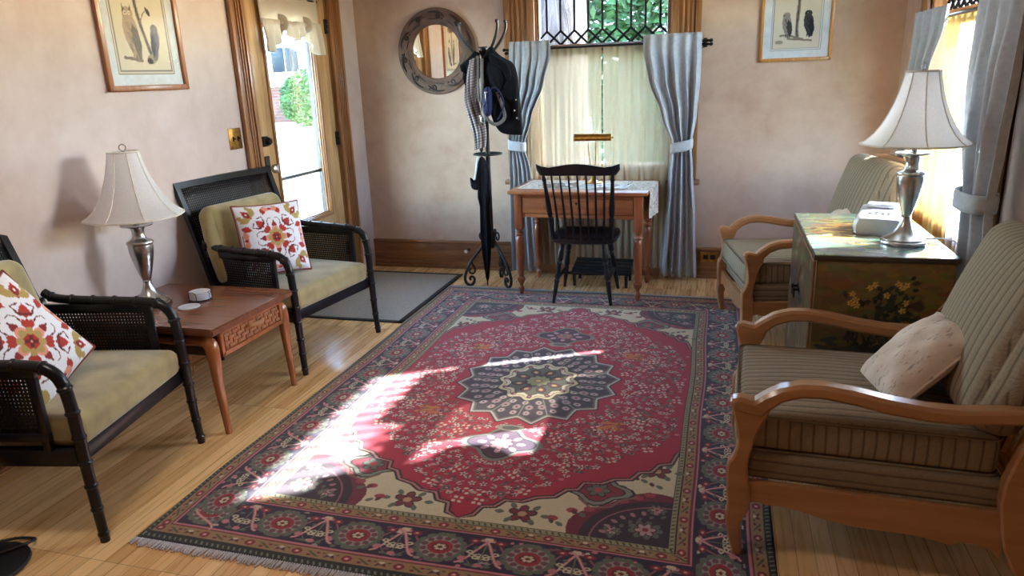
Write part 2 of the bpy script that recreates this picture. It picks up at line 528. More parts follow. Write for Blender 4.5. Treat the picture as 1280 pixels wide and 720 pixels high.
class Canvas:
    """paints flat colour shapes into an array (metres, origin in the middle)"""
    def __init__(s, w, h, res, bg):
        s.w, s.h, s.res = w, h, res
        s.nx, s.ny = int(round(w/res))+1, int(round(h/res))+1
        s.x = np.linspace(-w/2, w/2, s.nx); s.y = np.linspace(-h/2, h/2, s.ny)
        s.a = np.empty((s.ny, s.nx, 3)); s.a[:] = lin(bg)
    def _bb(s, x0, x1, y0, y1):
        i0, i1 = np.searchsorted(s.x, [x0, x1]); j0, j1 = np.searchsorted(s.y, [y0, y1])
        return max(0, i0-1), min(s.nx, i1+1), max(0, j0-1), min(s.ny, j1+1)
    def poly(s, pts, c):
        p = np.asarray(pts, float)
        i0, i1, j0, j1 = s._bb(p[:,0].min(), p[:,0].max(), p[:,1].min(), p[:,1].max())
        if i1 <= i0 or j1 <= j0: return
        X, Y = np.meshgrid(s.x[i0:i1], s.y[j0:j1]); ins = np.zeros(X.shape, bool)
        q = np.roll(p, -1, 0)
        for (ax, ay), (bx, by) in zip(p, q):
            if ay == by: continue
            ins ^= ((ay > Y) != (by > Y)) & (X < (bx-ax)*(Y-ay)/(by-ay)+ax)
        s.a[j0:j1, i0:i1][ins] = lin(c)
    def ell(s, cx, cy, rx, ry, c, rot=0.):
        m = max(rx, ry)
        i0, i1, j0, j1 = s._bb(cx-m, cx+m, cy-m, cy+m)
        if i1 <= i0 or j1 <= j0: return
        X, Y = np.meshgrid(s.x[i0:i1]-cx, s.y[j0:j1]-cy)
        co, si = math.cos(rot), math.sin(rot)
        ins = ((X*co+Y*si)/rx)**2+((-X*si+Y*co)/ry)**2 < 1
        s.a[j0:j1, i0:i1][ins] = lin(c)
    def line(s, pts, w, c, closed=False):
        pts = list(pts)
        if closed: pts = pts+[pts[0]]
        for (ax, ay), (bx, by) in zip(pts, pts[1:]):
            i0, i1, j0, j1 = s._bb(min(ax,bx)-w, max(ax,bx)+w, min(ay,by)-w, max(ay,by)+w)
            if i1 <= i0 or j1 <= j0: continue
            X, Y = np.meshgrid(s.x[i0:i1], s.y[j0:j1])
            dx, dy = bx-ax, by-ay; L = dx*dx+dy*dy or 1e-9
            t = np.clip(((X-ax)*dx+(Y-ay)*dy)/L, 0, 1)
            s.a[j0:j1, i0:i1][(X-ax-t*dx)**2+(Y-ay-t*dy)**2 < (w/2)**2] = lin(c)
    def rect(s, x0, x1, y0, y1, c):
        i0, i1 = np.searchsorted(s.x, [x0, x1]); j0, j1 = np.searchsorted(s.y, [y0, y1])
        s.a[j0:j1, i0:i1] = lin(c)
    def flower(s, cx, cy, r, n, c, cc, rot=0., oc=None):
        for k in range(n):
            a = rot+2*PI*k/n
            if oc: s.ell(cx+.62*r*math.cos(a), cy+.62*r*math.sin(a), .50*r, .36*r, oc, a)
        for k in range(n):
            a = rot+2*PI*k/n
            s.ell(cx+.6*r*math.cos(a), cy+.6*r*math.sin(a), .40*r, .26*r, c, a)
        s.ell(cx, cy, .32*r, .32*r, cc)
    def leaf(s, cx, cy, L, wd, a, c):
        co, si = math.cos(a), math.sin(a)
        pts = [(t, wd*math.sin(PI*t)*sg) for sg, rng in ((1, range(0, 9)), (-1, range(8, -1, -1))) for t in [i/8 for i in rng]]
        s.poly([(cx+L*u*co-v*si, cy+L*u*si+v*co) for u, v in pts], c)
    def noise(s, amp, seed=0):
        r = np.random.default_rng(seed)
        s.a *= 1+amp*(r.random((s.ny, s.nx, 1))-.5)
    def sample(s, nu, nv):
        """colours on a (nv,nu) grid"""
        jj = np.clip(np.round(np.linspace(0, s.ny-1, nv)).astype(int), 0, s.ny-1)
        ii = np.clip(np.round(np.linspace(0, s.nx-1, nu)).astype(int), 0, s.nx-1)
        return s.a[np.ix_(jj, ii)]

# ------------------------------------------------------------------ the room
def floor_mat():
    t = NT('oak_strip_floor'); v = t.coord('Object', (1,1,1), (0, 0, PI/2))
    b = t.n('ShaderNodeTexBrick')
    b.offset = .37; b.offset_frequency = 1; b.squash = 1
    for k, x in (('Color1', lin((248,210,154))), ('Color2', lin((210,160,102))), ('Mortar', lin((150,106,66)))):
        b.inputs[k].default_value = rgba(x)
    b.inputs['Scale'].default_value = 1; b.inputs['Mortar Size'].default_value = .0011
    b.inputs['Mortar Smooth'].default_value = .3; b.inputs['Bias'].default_value = -.1
    b.inputs['Brick Width'].default_value = 1.15; b.inputs['Row Height'].default_value = .058
    t.l(v, b.inputs['Vector'])
    g = t.noise(t.coord('Object', (1, .05, 1)), 60, 5, .6, .5)
    col = t.mixc(.55, b.outputs['Color'], t.ramp(g, [(.25, (.90,.87,.84)), (.75, (1.03,1.02,1.0))]), 'MULTIPLY')
    big = t.noise(t.coord('Object'), 1.2, 3)
    col = t.mixc(.35, col, t.ramp(big, [(.35, (.8,.75,.7)), (.65, (1.05,1.05,1.05))]), 'MULTIPLY')
    h = t.math('MULTIPLY_ADD', g, .2, t.math('SUBTRACT', 1.0, b.outputs['Fac']))
    rg = t.math('MULTIPLY_ADD', g, .12, .22)
    return t.done(t.bsdf(col, rg, 0, t.bump(h, .15, .002), .25))
M['floor'] = floor_mat()
YR = -2.6                                                   # wall behind the viewer
m = MB(); m.lohi((-3.1, YR-.15, -.12), (RW+.15, BW+.15, 0)); struct(m.build('floor', M['floor']))
m = MB(); m.lohi((-3.1, YR-.15, CEIL), (RW+.15, BW+.15, CEIL+.12)); struct(m.build('ceiling', M['ceiling']))

def wall_with_hole(name, axis, pos, th, a0, a1, holes, mat, root=None):
    """wall plane at pos, going outwards by th; holes = (a0,a1,z0,z1)"""
    m = MB()
    xs = sorted({a0, a1, *[h[0] for h in holes], *[h[1] for h in holes]})
    for x0, x1 in zip(xs, xs[1:]):
        hs = [h for h in holes if h[0] <= x0+1e-6 and h[1] >= x1-1e-6]
        zs = [(0, CEIL)] if not hs else [(0, hs[0][2]), (hs[0][3], CEIL)]
        for z0, z1 in zs:
            if z1-z0 < 1e-4: continue
            if axis == 'y': m.lohi((x0, pos, z0), (x1, pos+th, z1))
            else: m.lohi((pos, x0, z0), (pos+th, x1, z1))
    bmesh.ops.remove_doubles(m.bm, verts=m.bm.verts, dist=1e-5)
    return struct(m.build(name, mat, root))

WX0, WX1, WZ0, WZ1 = -1.33, -.36, .77, 2.12                 # back window opening
VY0, VY1, VZ0, VZ1 = 3.42, 4.75, .74, 2.10                  # right window opening
wall_with_hole('wall_back', 'y', BW, .15, -3.0, RW+.15, [(WX0, WX1, WZ0, WZ1)], M['plaster'])
wall_with_hole('wall_right', 'x', RW, .15, YR, BW, [(VY0, VY1, VZ0, VZ1)], M['plaster'])
m = MB(); m.lohi((-3.1, YR-.15, 0), (RW+.15, YR, CEIL)); struct(m.build('wall_behind', M['plaster']))

# the left wall leans a degree away from the room's axis: everything on it sits in this frame
def lroot(name):
    return empty(name, (LWX, BW, 0), LWA)
def lframe(o):
    o.location = (LWX, BW, 0); o.rotation_euler = (0, 0, LWA); return o
Ly = lambda y: y-BW
DY0, DY1, DZ1 = Ly(3.975), Ly(4.955), 2.13
lw = wall_with_hole('wall_left', 'x', 0, -.15, Ly(YR)-.05, 0.0, [(DY0, DY1, 0, DZ1)], M['plaster_left'])
lframe(lw)

# unseen fill light added on the ceiling to brighten the near floor
t = empty('fill_light', (-1.75, 1.3, CEIL)); tag(t, 'round fill light added on the ceiling to brighten the near floor', 'lamp')
m = MB(); m.lathe([(0,0), (.20,0), (.21,-.01), (.21,-.03), (.19,-.035), (0,-.035)], 36); m.build('canopy', M['brass'], t)
_g = NT('fill_glow'); _e = _g.n('ShaderNodeEmission'); _e.inputs[1].default_value = 7.0
_g.l(_g.ramp(_g.noise(_g.coord(), 8, 2), [(.2, (1.0,.90,.78)), (.8, (1.0,.92,.81))]), _e.inputs[0]); _g.done(_e.outputs[0])
m = MB(); m.lathe([(.19,-.034), (.195,-.05), (.18,-.085), (.14,-.115), (.08,-.132), (0,-.137)], 36); m.build('fill_bowl', _g.m, t)

# baseboards: tall board, cap bead and shoe
def baseboard(name, fn, mats):
    m = MB()
    for lo, hi, z0, z1, bv in ((0, .018, 0, .205, .003), (0, .026, .205, .235, .008), (0, .034, 0, .022, .008), (0, .024, .022, .055, .006)):
        fn(m, lo, hi, z0, z1, bv)
    return struct(m.build(name, mats))
baseboard('baseboard_back', lambda m, a, b, z0, z1, v: (m.lohi((-2.77, BW-b, z0), (-1.57, BW-a, z1), v), m.lohi((-.15, BW-b, z0), (RW, BW-a, z1), v)), M['trim_x'])
def _bl(m, a, b, z0, z1, v): m.lohi((a, Ly(YR), z0), (b, Ly(3.83), z1), v)
lframe(baseboard('baseboard_left', _bl, M['trim_y']))
baseboard('baseboard_right', lambda m, a, b, z0, z1, v: m.lohi((RW-b, YR, z0), (RW-a, BW-.03, z1), v), M['trim_y'])

# ---------------------------------------------------------------- back window
def casing_profile(m, lo, hi, axis, z0, z1, face, sgn, u0=0):
    """fluted casing: a board with raised bands; runs in z between z0,z1, across lo..hi"""
    w = hi-lo
    for a, b, t in ((0, 1, .016), (.0, .2, .032), (.26, .34, .026), (.42, .5, .026), (.58, .66, .026), (.76, 1, .028)):
        p, q = lo+a*w, lo+b*w
        if axis == 'x': m.lohi((p, face, z0), (q, face+sgn*t, z1), .004)
        else: m.lohi((face, p, z0), (face+sgn*t, q, z1), .004)

wr = struct(empty('window_1', (0, 0, 0)))
m = MB()
casing_profile(m, -1.56, WX0, 'x', .735, 2.16, BW, -1)
casing_profile(m, -.16, WX1, 'x', .735, 2.16, BW, -1)
m.lohi((-1.6, BW-.035, 2.12), (-.12, BW, 2.34), .006); m.lohi((-1.63, BW-.06, 2.34), (-.09, BW, 2.38), .01)
m.build('casing', M['trim'], wr)
m = MB()
m.lohi((-1.585, BW-.07, .70), (-.135, BW+.13, .735), .008)
m.lohi((-1.54, BW-.025, .58), (-.18, BW, .70), .006)
m.build('window_stool', M['trim_x'], wr)
m = MB()
for x0, x1 in ((WX0, WX0+.012), (WX1-.012, WX1)): m.lohi((x0, BW, WZ0), (x1, BW+.14, WZ1), .003)
m.lohi((WX0, BW, WZ1-.03), (WX1, BW+.14, WZ1), .003)
m.build('jamb', M['trim'], wr)
m = MB()
m.lohi((WX0, BW+.005, .735), (WX1, BW+.06, .85), .006); m.lohi((WX0, BW+.002, 1.63), (WX1, BW+.07, 1.705), .006)
for x0, x1 in ((WX0, WX0+.03), (WX1-.03, WX1)): m.lohi((x0, BW+.008, .8), (x1, BW+.055, WZ1), .004)
m.build('sash', M['trim_x'], wr)
m = MB(); m.lohi((WX0+.02, BW+.028, .84), (WX1-.02, BW+.032, 1.64)); m.build('pane', M['glass'], wr)
m = MB(); m.lohi((WX0+.02, BW+.028, 1.70), (WX1-.02, BW+.032, WZ1-.02)); m.build('leaded_pane', M['glass'], wr)
m = MB()
def leading(m, fn, n, w, zb, zd, zt):
    st = w/n
    for k in range(n):
        x = (k+.5)*st
        m.cyl(fn(x, zd), fn(x, zt), .008, n=6)
        for e in (-.5, .5, -1.0, 1.0):
            pass
        for sg in (-1, 1):
            x2 = x+sg*st
            x2c = min(w, max(0, x2)); zz = zd-(zd-zb)*abs(x2c-x)/st
            m.cyl(fn(x, zd), fn(x2c, zz), .008, n=6)
leading(m, lambda x, z: (WX0+.03+x, BW+.03, z), 9, WX1-WX0-.06, 1.705, 1.80, WZ1-.02)
m.build('lead_came', M['lead'], wr)

# ---------------------------------------------------------------- right window
vr = struct(empty('window_2', (0, 0, 0)))
m = MB()
casing_profile(m, VY1+.13, VY1, 'y', .70, 2.14, RW, -1); casing_profile(m, VY0-.13, VY0, 'y', .70, 2.14, RW, -1)
m.lohi((RW-.035, VY0-.16, 2.10), (RW, VY1+.16, 2.3), .006)
m.build('casing', M['trim'], vr)
m = MB(); m.lohi((RW-.06, VY0-.16, .70), (RW+.13, VY1+.16, .735), .008); m.lohi((RW-.025, VY0-.12, .60), (RW, VY1+.12, .70), .006)
m.build('window_stool', M['trim_y'], vr)
m = MB()
for y0, y1 in ((VY0, VY0+.03), (VY1-.03, VY1)): m.lohi((RW, y0, VZ0), (RW+.14, y1, VZ1), .003)
m.lohi((RW, VY0, VZ1-.03), (RW+.14, VY1, VZ1), .003)
m.build('jamb', M['trim'], vr)
m = MB()
m.lohi((RW+.04, VY0, .735), (RW+.10, VY1, .82), .006); m.lohi((RW+.03, VY0, 1.68), (RW+.11, VY1, 1.75), .006)
for y0, y1 in ((VY0, VY0+.035), (VY1-.035, VY1)): m.lohi((RW+.045, y0, .78), (RW+.095, y1, VZ1), .004)
m.build('sash', M['trim_y'], vr)
m = MB(); m.lohi((RW+.068, VY0+.03, .81), (RW+.072, VY1-.03, 1.69)); m.build('pane', M['glass'], vr)
m = MB(); m.lohi((RW+.068, VY0+.03, 1.74), (RW+.072, VY1-.03, VZ1-.02)); m.build('leaded_pane', M['glass'], vr)
m = MB(); leading(m, lambda x, z: (RW+.07, VY0+.03+x, z), 13, VY1-VY0-.06, 1.75, 1.83, VZ1-.02)
m.build('lead_came', M['lead'], vr)

# ---------------------------------------------------------------- front door in the left wall
tr = struct(lroot('trim_1'))
m = MB()
casing_profile(m, Ly(3.835), DY0+.004, 'y', 0, 2.16, 0, 1); casing_profile(m, Ly(5.105), DY1-.004, 'y', 0, 2.16, 0, 1)
m.lohi((0, Ly(3.80), 2.13), (.03, Ly(5.14), 2.33), .006)
m.build('door_casing', M['trim'], tr)
m = MB()
m.lohi((-.15, DY0, 0), (0, DY0+.012, DZ1)); m.lohi((-.15, DY1-.012, 0), (0, DY1, DZ1)); m.lohi((-.15, DY0, DZ1-.012), (0, DY1, DZ1))
m.lohi((-.15, DY0, 0), (.0, DY1, .012))
m.build('door_jamb', M['trim'], tr)

dr = struct(lroot('door_1'))
a, b = DY0+.014, DY1-.014
g0, g1, gz0, gz1 = Ly(4.15), Ly(4.77), .55, 1.98
m = MB()
m.lohi((-.052, a, .014), (-.006, g0, 2.115), .003); m.lohi((-.052, g1, .014), (-.006, b, 2.115), .003)
m.lohi((-.052, g0, .014), (-.006, g1, gz0), .003); m.lohi((-.052, g0, gz1), (-.006, g1, 2.115), .003)
m.build('door_leaf', M['door'], dr)
m = MB()
for k, (d0, d1, t) in enumerate(((0, .022, .006), (.006, .03, -.004), (.018, .038, -.018))):
    m.lohi((-.03, g0+d0, gz0+d0), (t, g0+d1, gz1-d0), .004); m.lohi((-.03, g1-d1, gz0+d0), (t, g1-d0, gz1-d0), .004)
    m.lohi((-.03, g0+d0, gz0+d0), (t, g1-d0, gz0+d1), .004); m.lohi((-.03, g0+d0, gz1-d1), (t, g1-d0, gz1-d0), .004)
m.build('glazing_bead', M['trim'], dr)
m = MB(); m.lohi((-.036, g0+.01, gz0+.01), (-.032, g1-.01, gz1-.01)); m.build('pane', M['glass'], dr)
m = MB(); m.lohi((-.006, Ly(4.02), .865), (.006, Ly(4.068), 1.065), .012); tag(m.build('lock_plate', M['dark_bronze'], dr), 'dark oval lock plate')
m = MB()
m.cyl((0, Ly(4.045), .985), (.035, Ly(4.045), .985), .009)
m.lathe([(.012,.03),(.024,.036),(.03,.048),(.028,.062),(.016,.07),(.004,.071)], 20, (0, Ly(4.045), .985), rotm(y=PI/2))
tag(m.build('door_knob', M['steel'], dr), 'clear pale door knob')
m = MB(); m.lohi((-.006, Ly(4.01), 1.125), (.016, Ly(4.07), 1.19), .006)
m.lathe([(.024,.0),(.024,.02),(.018,.028),(.002,.029)], 18, (.01, Ly(4.052), 1.157), rotm(y=PI/2))
tag(m.build('deadbolt', M['dark_bronze'], dr), 'dark square deadbolt')
for z in (.25, 1.1, 1.89):
    m = MB(); m.lohi((-.004, DY1-.04, z-.05), (.006, DY1-.002, z+.05), .002)
    for k in range(3): m.cyl((.008, DY1-.016, z-.05+k*.034), (.008, DY1-.016, z-.02+k*.034), .008)
    m.build('hinge', M['dark_bronze'], dr)

# storm door beyond the wooden one
sd = struct(lroot('door_2'))
m = MB()
y0, y1 = DY0+.02, DY1-.02
for lo, hi in (((-.145, y0, .0), (-.11, y0+.075, 2.1)), ((-.145, y1-.075, 0), (-.11, y1, 2.1)), ((-.145, y0, 0), (-.11, y1, .12)), ((-.145, y0, 2.02), (-.11, y1, 2.1)), ((-.142, y0, .86), (-.115, y1, .885))):
    m.lohi(lo, hi, .004)
m.build('storm_frame', plain('dark_aluminium', (.05,.055,.065), None, 30, rough=.4, metal=.6), sd)
m = MB(); m.lohi((-.13, y0+.07, .1), (-.126, y1-.07, 2.03)); m.build('storm_pane', M['glass'], sd)

# ------------------------------------------------------------------ the rug
RUG_C, RHX, RHY = (-.84, 3.27), 1.07, 1.57
def paint_rug():
    c = Canvas(2*RHX, 2*RHY, .003, (40,32,54))
    RED, RED2, NAVY, TAN, IV = (168,22,56), (150,22,50), (40,30,60), (158,124,88), (206,194,164)
    GRN, PNK, DRK, ORG, GRY = (96,104,92), (196,120,130), (30,24,38), (196,116,60), (150,146,138)
    WINE = (112,30,52)
    r = random.Random(11)
    def frame(x, y, col): c.rect(-x, x, -y, y, col)
    frame(1.07, 1.57, (34,36,40))
    frame(1.045, 1.525, TAN); frame(1.001, 1.478, WINE); frame(.996, 1.472, PNK); frame(.988, 1.465, NAVY)
    frame(.812, 1.29, PNK); frame(.806, 1.284, WINE); frame(.798, 1.277, TAN); frame(.762, 1.243, DRK); frame(.757, 1.238, (150,146,112)); frame(.737, 1.217, DRK); frame(.734, 1.214, IV)
    # running along the four sides: s along, off across (from the centre line of the band)
    def band(hx, hy, step, fn):
        for side in range(4):
            L = hx if side < 2 else hy
            n = max(1, int(round(2*L/step))); st = 2*L/n
            for k in range(n+1 if side < 2 else n):
                s = -L+k*st if side < 2 else -L+(k+.5)*st
                if side == 0: f = lambda u, v, s=s: (s+u, -hy-v)
                elif side == 1: f = lambda u, v, s=s: (s+u, hy+v)
                elif side == 2: f = lambda u, v, s=s: (-hx-v, s+u)
                else: f = lambda u, v, s=s: (hx+v, s+u)
                fn(f, k, side)
    def P(f, pts): return [f(u, v) for u, v in pts]
    def E(f, u, v, ru, rv, col, n=12): c.poly(P(f, [(u+ru*math.cos(2*PI*i/n), v+rv*math.sin(2*PI*i/n)) for i in range(n)]), col)
    # zigzag guards
    for hx, hy, col in ((1.057, 1.547, (126,134,112)), (.747, 1.228, (60,56,48))):
        band(hx, hy, .022, lambda f, k, s, col=col: c.poly(P(f, [(-.007,-.007), (0,-.007), (.007,.007), (0,.007)]), col))
    # tan guards with flowers and slanting leaves
    def guard(f, k, s):
        q = k % 3
        if q == 0:
            E(f, 0, 0, .019, .015, WINE); E(f, 0, 0, .012, .010, (170,40,60)); E(f, 0, 0, .006, .005, IV)
        elif q == 1:
            c.poly(P(f, [(-.03,-.014), (-.012,-.01), (.03,.014), (.01,.012)]), (74,82,60)); E(f, -.014, .008, .008, .005, WINE); E(f, .016, -.008, .008, .005, WINE)
        else:
            c.poly(P(f, [(-.022,.014), (0,.004), (.022,.014), (.012,-.006), (-.012,-.006)]), (86,40,44)); E(f, 0, -.006, .010, .006, IV); E(f, -.026,-.008,.007,.004,(74,82,60)); E(f, .026,-.008,.007,.004,(74,82,60))
    band(1.023, 1.502, .062, guard); band(.780, 1.260, .062, guard)
    # main navy border: palmettes, vines, leaf sprays
    def main(f, k, s):
        if k % 2 == 0:
            for i in range(14):
                a = 2*PI*i/14; E(f, .074*math.cos(a), .062*math.sin(a), .019, .016, GRN)
            E(f, 0, 0, .072, .058, GRY)
            for i in range(12):
                a = 2*PI*i/12+.2; E(f, .058*math.cos(a), .047*math.sin(a), .012, .010, (110,66,74))
            E(f, 0, 0, .045, .036, (156,30,50)); E(f, 0, 0, .031, .022, (104,30,44))
            for a in range(6): E(f, .015*math.cos(a*1.05), .011*math.sin(a*1.05), .007, .006, IV)
            for sg in ((-1, 1) if s > 1 or 0 < k < 12 else ()):
                vine = [f(sg*(.075+.012*i), .062*math.cos(i*.42)) for i in range(9)]
                c.line(vine, .010, PNK); c.line(vine, .004, (220,170,160))
        else:
            for sg in (-1, 1):
                for i in range(5):
                    a = .5+i*.45
                    u, v = sg*(.012+.036*math.cos(a)), -.02+.05*math.sin(a)
                    E(f, u, v, .013, .009, IV); E(f, u, v, .006, .004, NAVY)
                E(f, sg*.045, -.055, .022, .014, WINE); E(f, sg*.045, -.055, .012, .008, (176,46,66)); E(f, sg*.045, -.055, .005, .004, IV)
                E(f, sg*.062, .04, .014, .012, PNK); E(f, sg*.030, .068, .012, .007, GRN); E(f, sg*.03, -.02, .01, .006, GRN)
            c.line(P(f, [(0,-.07), (0,.06)]), .006, GRN)
            E(f, 0, .064, .014, .010, PNK); E(f, 0, -.068, .016, .010, IV)
    def filler(f, k, s):
        q = random.Random(k*7+s)
        for i in range(7):
            u, v = q.uniform(-.07,.07), q.choice([-1, 1])*q.uniform(.045,.082)
            E(f, u, v, q.uniform(.007,.013), q.uniform(.004,.008), q.choice([PNK, GRN, IV, (120,70,92), GRY]))
        c.line([f(u, .074*math.cos(u*21+k*PI)) for u in [-.075+.15*i/10 for i in range(11)]], .007, (150,90,100))
        c.line([f(u, .074*math.cos(u*21+k*PI+PI)) for u in [-.075+.15*i/10 for i in range(11)]], .004, (110,116,104))
    band(.9, 1.378, .15, filler)
    band(.9, 1.378, .15, main)
    # red field with its scalloped edge over the ivory corners
    q = [(0,1.205), (.04,1.17), (.055,1.115), (.10,1.105), (.125,1.06), (.19,1.055), (.235,1.02), (.30,1.0), (.335,.945), (.375,.935), (.39,.885), (.455,.875), (.50,.835), (.56,.82), (.585,.765), (.63,.75), (.655,.69), (.70,.67), (.715,.60), (.734,.56)]
    def field(k):
        up = [(x+k if x > .02 else x, y+k) for x, y in q]
        quad = [(x, y) for x, y in up]
        full = quad + [(x, -y) for x, y in reversed(quad)] + [(-x, -y) for x, y in quad[1:]] + [(-x, y) for x, y in reversed(quad)][:-1]
        return [(max(-.734, min(.734, x)), max(-1.213, min(1.213, y))) for x, y in full]
    # corner cartouches first, in the ivory ground
    def sym(fn):
        for sx in (-1, 1):
            for sy in (-1, 1): fn(sx, sy)
    def corner(sx, sy):
        pt = lambda x, y: (sx*x, sy*y)
        def EE(x, y, rx, ry, col, rot=0): c.ell(sx*x, sy*y, rx, ry, col, rot*sx*sy)
        arc = [pt(.734-.34*math.cos(t)*(1+.05*math.sin(6*t)), 1.214-.30*math.sin(t)*(1+.05*math.sin(6*t))) for t in [i/14*PI/2 for i in range(15)]]
        c.poly(arc+[pt(.734, 1.214)], WINE)
        arc2 = [pt(.734-.30*math.cos(t), 1.214-.26*math.sin(t)) for t in [i/14*PI/2 for i in range(15)]]
        c.poly(arc2+[pt(.734, 1.214)], (54,34,52))
        for x, y, s2 in ((.655,1.135,1.0), (.545,1.165,.55), (.685,1.01,.6)):
            for i in range(9): EE(x+.045*s2*math.cos(i*.7), y+.036*s2*math.sin(i*.7), .016*s2, .012*s2, GRN, i*.7)
            EE(x, y, .040*s2, .032*s2, (120,84,96)); c.flower(sx*x, sy*y, .036*s2, 6, (184,150,150), (140,36,56), .2, DRK)
        for i in range(7):
            t = .2+i*.19; x, y = .734-.225*math.cos(t), 1.214-.19*math.sin(t)
            EE(x, y, .013, .008, (170,120,128), t); EE(x+.028, y+.02, .010, .007, (96,104,92), t+1)
        c.line([pt(.734-.26*math.cos(t), 1.214-.222*math.sin(t)) for t in [i/12*PI/2 for i in range(13)]], .006, (150,96,104))
        for x, y, kx in ((.22,1.14,0), (.66,.75,1)):
            fx = .05
            c.flower(sx*x, sy*y, .05, 5, (120,36,52), (190,150,110), .3, DRK)
            for i in range(6):
                a = i*1.05; EE(x+.085*math.cos(a), y+.05*math.sin(a), .018, .011, GRN, a)
        for (x, y) in ((.30,1.12), (.36,1.06), (.42,1.04), (.47,.99), (.53,.96), (.58,.93), (.62,.90)):
            EE(x+.03, y+.02, .021, .016, (158,60,72))
        for x, y in ((.36,1.17), (.43,1.10), (.68,.86), (.62,.83), (.55,.89)):
            EE(x, y, .016, .010, GRN, .7); EE(x-.03, y-.012, .014, .009, (96,40,52), 1.2)
        # half medallion between the lobes
        for k, col in ((.115, DRK), (.105, (128,134,120)), (.085, DRK), (.078, (132,36,56))):
            c.poly([pt(.46+k*1.05*math.cos(t)*(1+.18*math.cos(4*t)), .93+k*.8*math.sin(t)*(1+.18*math.cos(4*t))) for t in [i/24*2*PI for i in range(24)]], col)
        c.flower(sx*.46, sy*.93, .045, 6, GRN, (190,60,70), 0, DRK)
        c.line([pt(.40,1.0), pt(.45,1.05), pt(.52,1.03), pt(.55,.98), pt(.60,.95)], .010, (130,96,84))
    for k, col in ((.022, DRK), (.013, PNK)):
        pass
    sym(corner)
    c.poly(field(.020), DRK); c.poly(field(.013), (178,120,112)); c.poly(field(.006), DRK); c.poly(field(0), RED)
    # scattered flowers of the field, mirrored four ways
    def allowed(x, y):
        if (x/.43)**2+(y/.49)**2 < 1 or (abs(x)/.17)**2+((y-.66)/.15)**2 < 1: return False
        lim = 1.16-1.02*max(0, x-.05)**1.15 if x < .70 else .5
        return y < min(lim-.05, 1.12) and x < .70
    pts = []
    for t in range(9000):
        x, y = r.uniform(.012, .715), r.uniform(.012, 1.14)
        if not allowed(x, y): continue
        if all((x-a)**2+(y-b)**2 > .034**2 for a, b in pts): pts.append((x, y))
    for i, (x, y) in enumerate(pts):
        kind = r.choice('ffflldpo'); rot = r.uniform(0, 3); sz = r.uniform(.62, .98)
        for sx in (-1, 1):
            for sy in (-1, 1):
                X, Y = sx*x, sy*y
                if kind == 'f':
                    c.ell(X, Y, .018*sz, .016*sz, DRK); c.flower(X, Y, .020*sz, 5, (206,188,180), (130,36,56), rot)
                elif kind == 'l':
                    for d in (-.5, .5): c.leaf(X, Y, .034*sz, .006, (rot+d) if sx > 0 else PI-(rot+d), (190,170,158) if i % 2 else (128,120,112))
                    c.leaf(X, Y, .020, .003, rot if sx > 0 else PI-rot, DRK)
                elif kind == 'd':
                    for a in (0, 1.6, 3.1, 4.7): c.ell(X+.017*math.cos(a+rot), Y+.017*math.sin(a+rot), .009, .007, (212,196,182), rot)
                elif kind == 'p':
                    c.ell(X, Y, .023*sz, .019*sz, (104,104,92)); c.ell(X, Y, .015*sz, .012*sz, (74,36,58)); c.ell(X, Y, .007, .006, PNK)
                else:
                    c.line([(X-.02, Y-.012*sx), (X, Y), (X+.018, Y+.016*sx)], .005, (118,30,56)); c.ell(X+.02, Y+.017*sx, .011, .008, PNK); c.ell(X-.02, Y-.012*sx, .010, .007, (150,110,110))
    for i in range(1500):
        x, y = r.uniform(0, .72), r.uniform(0, 1.14)
        if not allowed(x, y): continue
        col = r.choice([(120,24,50), (96,30,54), (150,92,104), (110,98,92), (190,158,150), (84,60,70)]); w_ = r.uniform(.005,.010); an_ = r.uniform(0, PI)
        if any((x-a)**2+(y-b)**2 < .014**2 for a, b in pts): continue
        for sx in (-1, 1):
            for sy in (-1, 1): c.ell(sx*x, sy*y, w_*1.3, w_*.6, col, an_*sx*sy)
    def beast(sx, sy):
        for dx, dy in ((0,0), (.035,.02), (.03,-.03), (-.03,.02), (-.02,-.03)): c.ell(sx*(.43+dx), sy*(.42+dy), .028, .013, ORG, .2)
        c.line([(sx*.46, sy*.36), (sx*.47, sy*.46)], .012, (150,80,46))
    sym(beast)
    # pendants
    for sy in (-1, 1):
        for k, col in ((1.0, (120,124,114)), (.86, DRK), (.80, (74,44,68))):
            c.poly([(k*.155*math.cos(t)*(1+.16*math.cos(4*t)), sy*.66+k*.125*math.sin(t)*(1+.22*math.cos(4*t))) for t in [i/40*2*PI for i in range(40)]], col)
        for i in range(8): c.ell(.085*math.cos(i*PI/4), sy*.66+.062*math.sin(i*PI/4), .020, .013, (196,150,160), i*PI/4)
        c.flower(0, sy*.66, .05, 8, (170,110,110), (110,120,100), 0, DRK)
        c.ell(0, sy*.52, .06, .03, (150,152,140)); c.ell(0, sy*.52, .04, .018, (96,92,92))
    # centre medallion: a sixteen-pointed rosette
    def star(k, n=16, amp=.14):
        out = []
        for i in range(n*10):
            t = 2*PI*i/(n*10); s = abs(((t*n/(2*PI)) % 1)-.5)*2      # 1 at the valley
            rr = 1+amp*(1-s)**1.3-amp*.55
            out.append((k*.375*rr*math.cos(t), k*.435*rr*math.sin(t)))
        return out
    c.poly(star(1.06), DRK); c.poly(star(1.035), (190,180,176)); c.poly(star(1.0), (96,100,96)); c.poly(star(.965), (56,46,66))
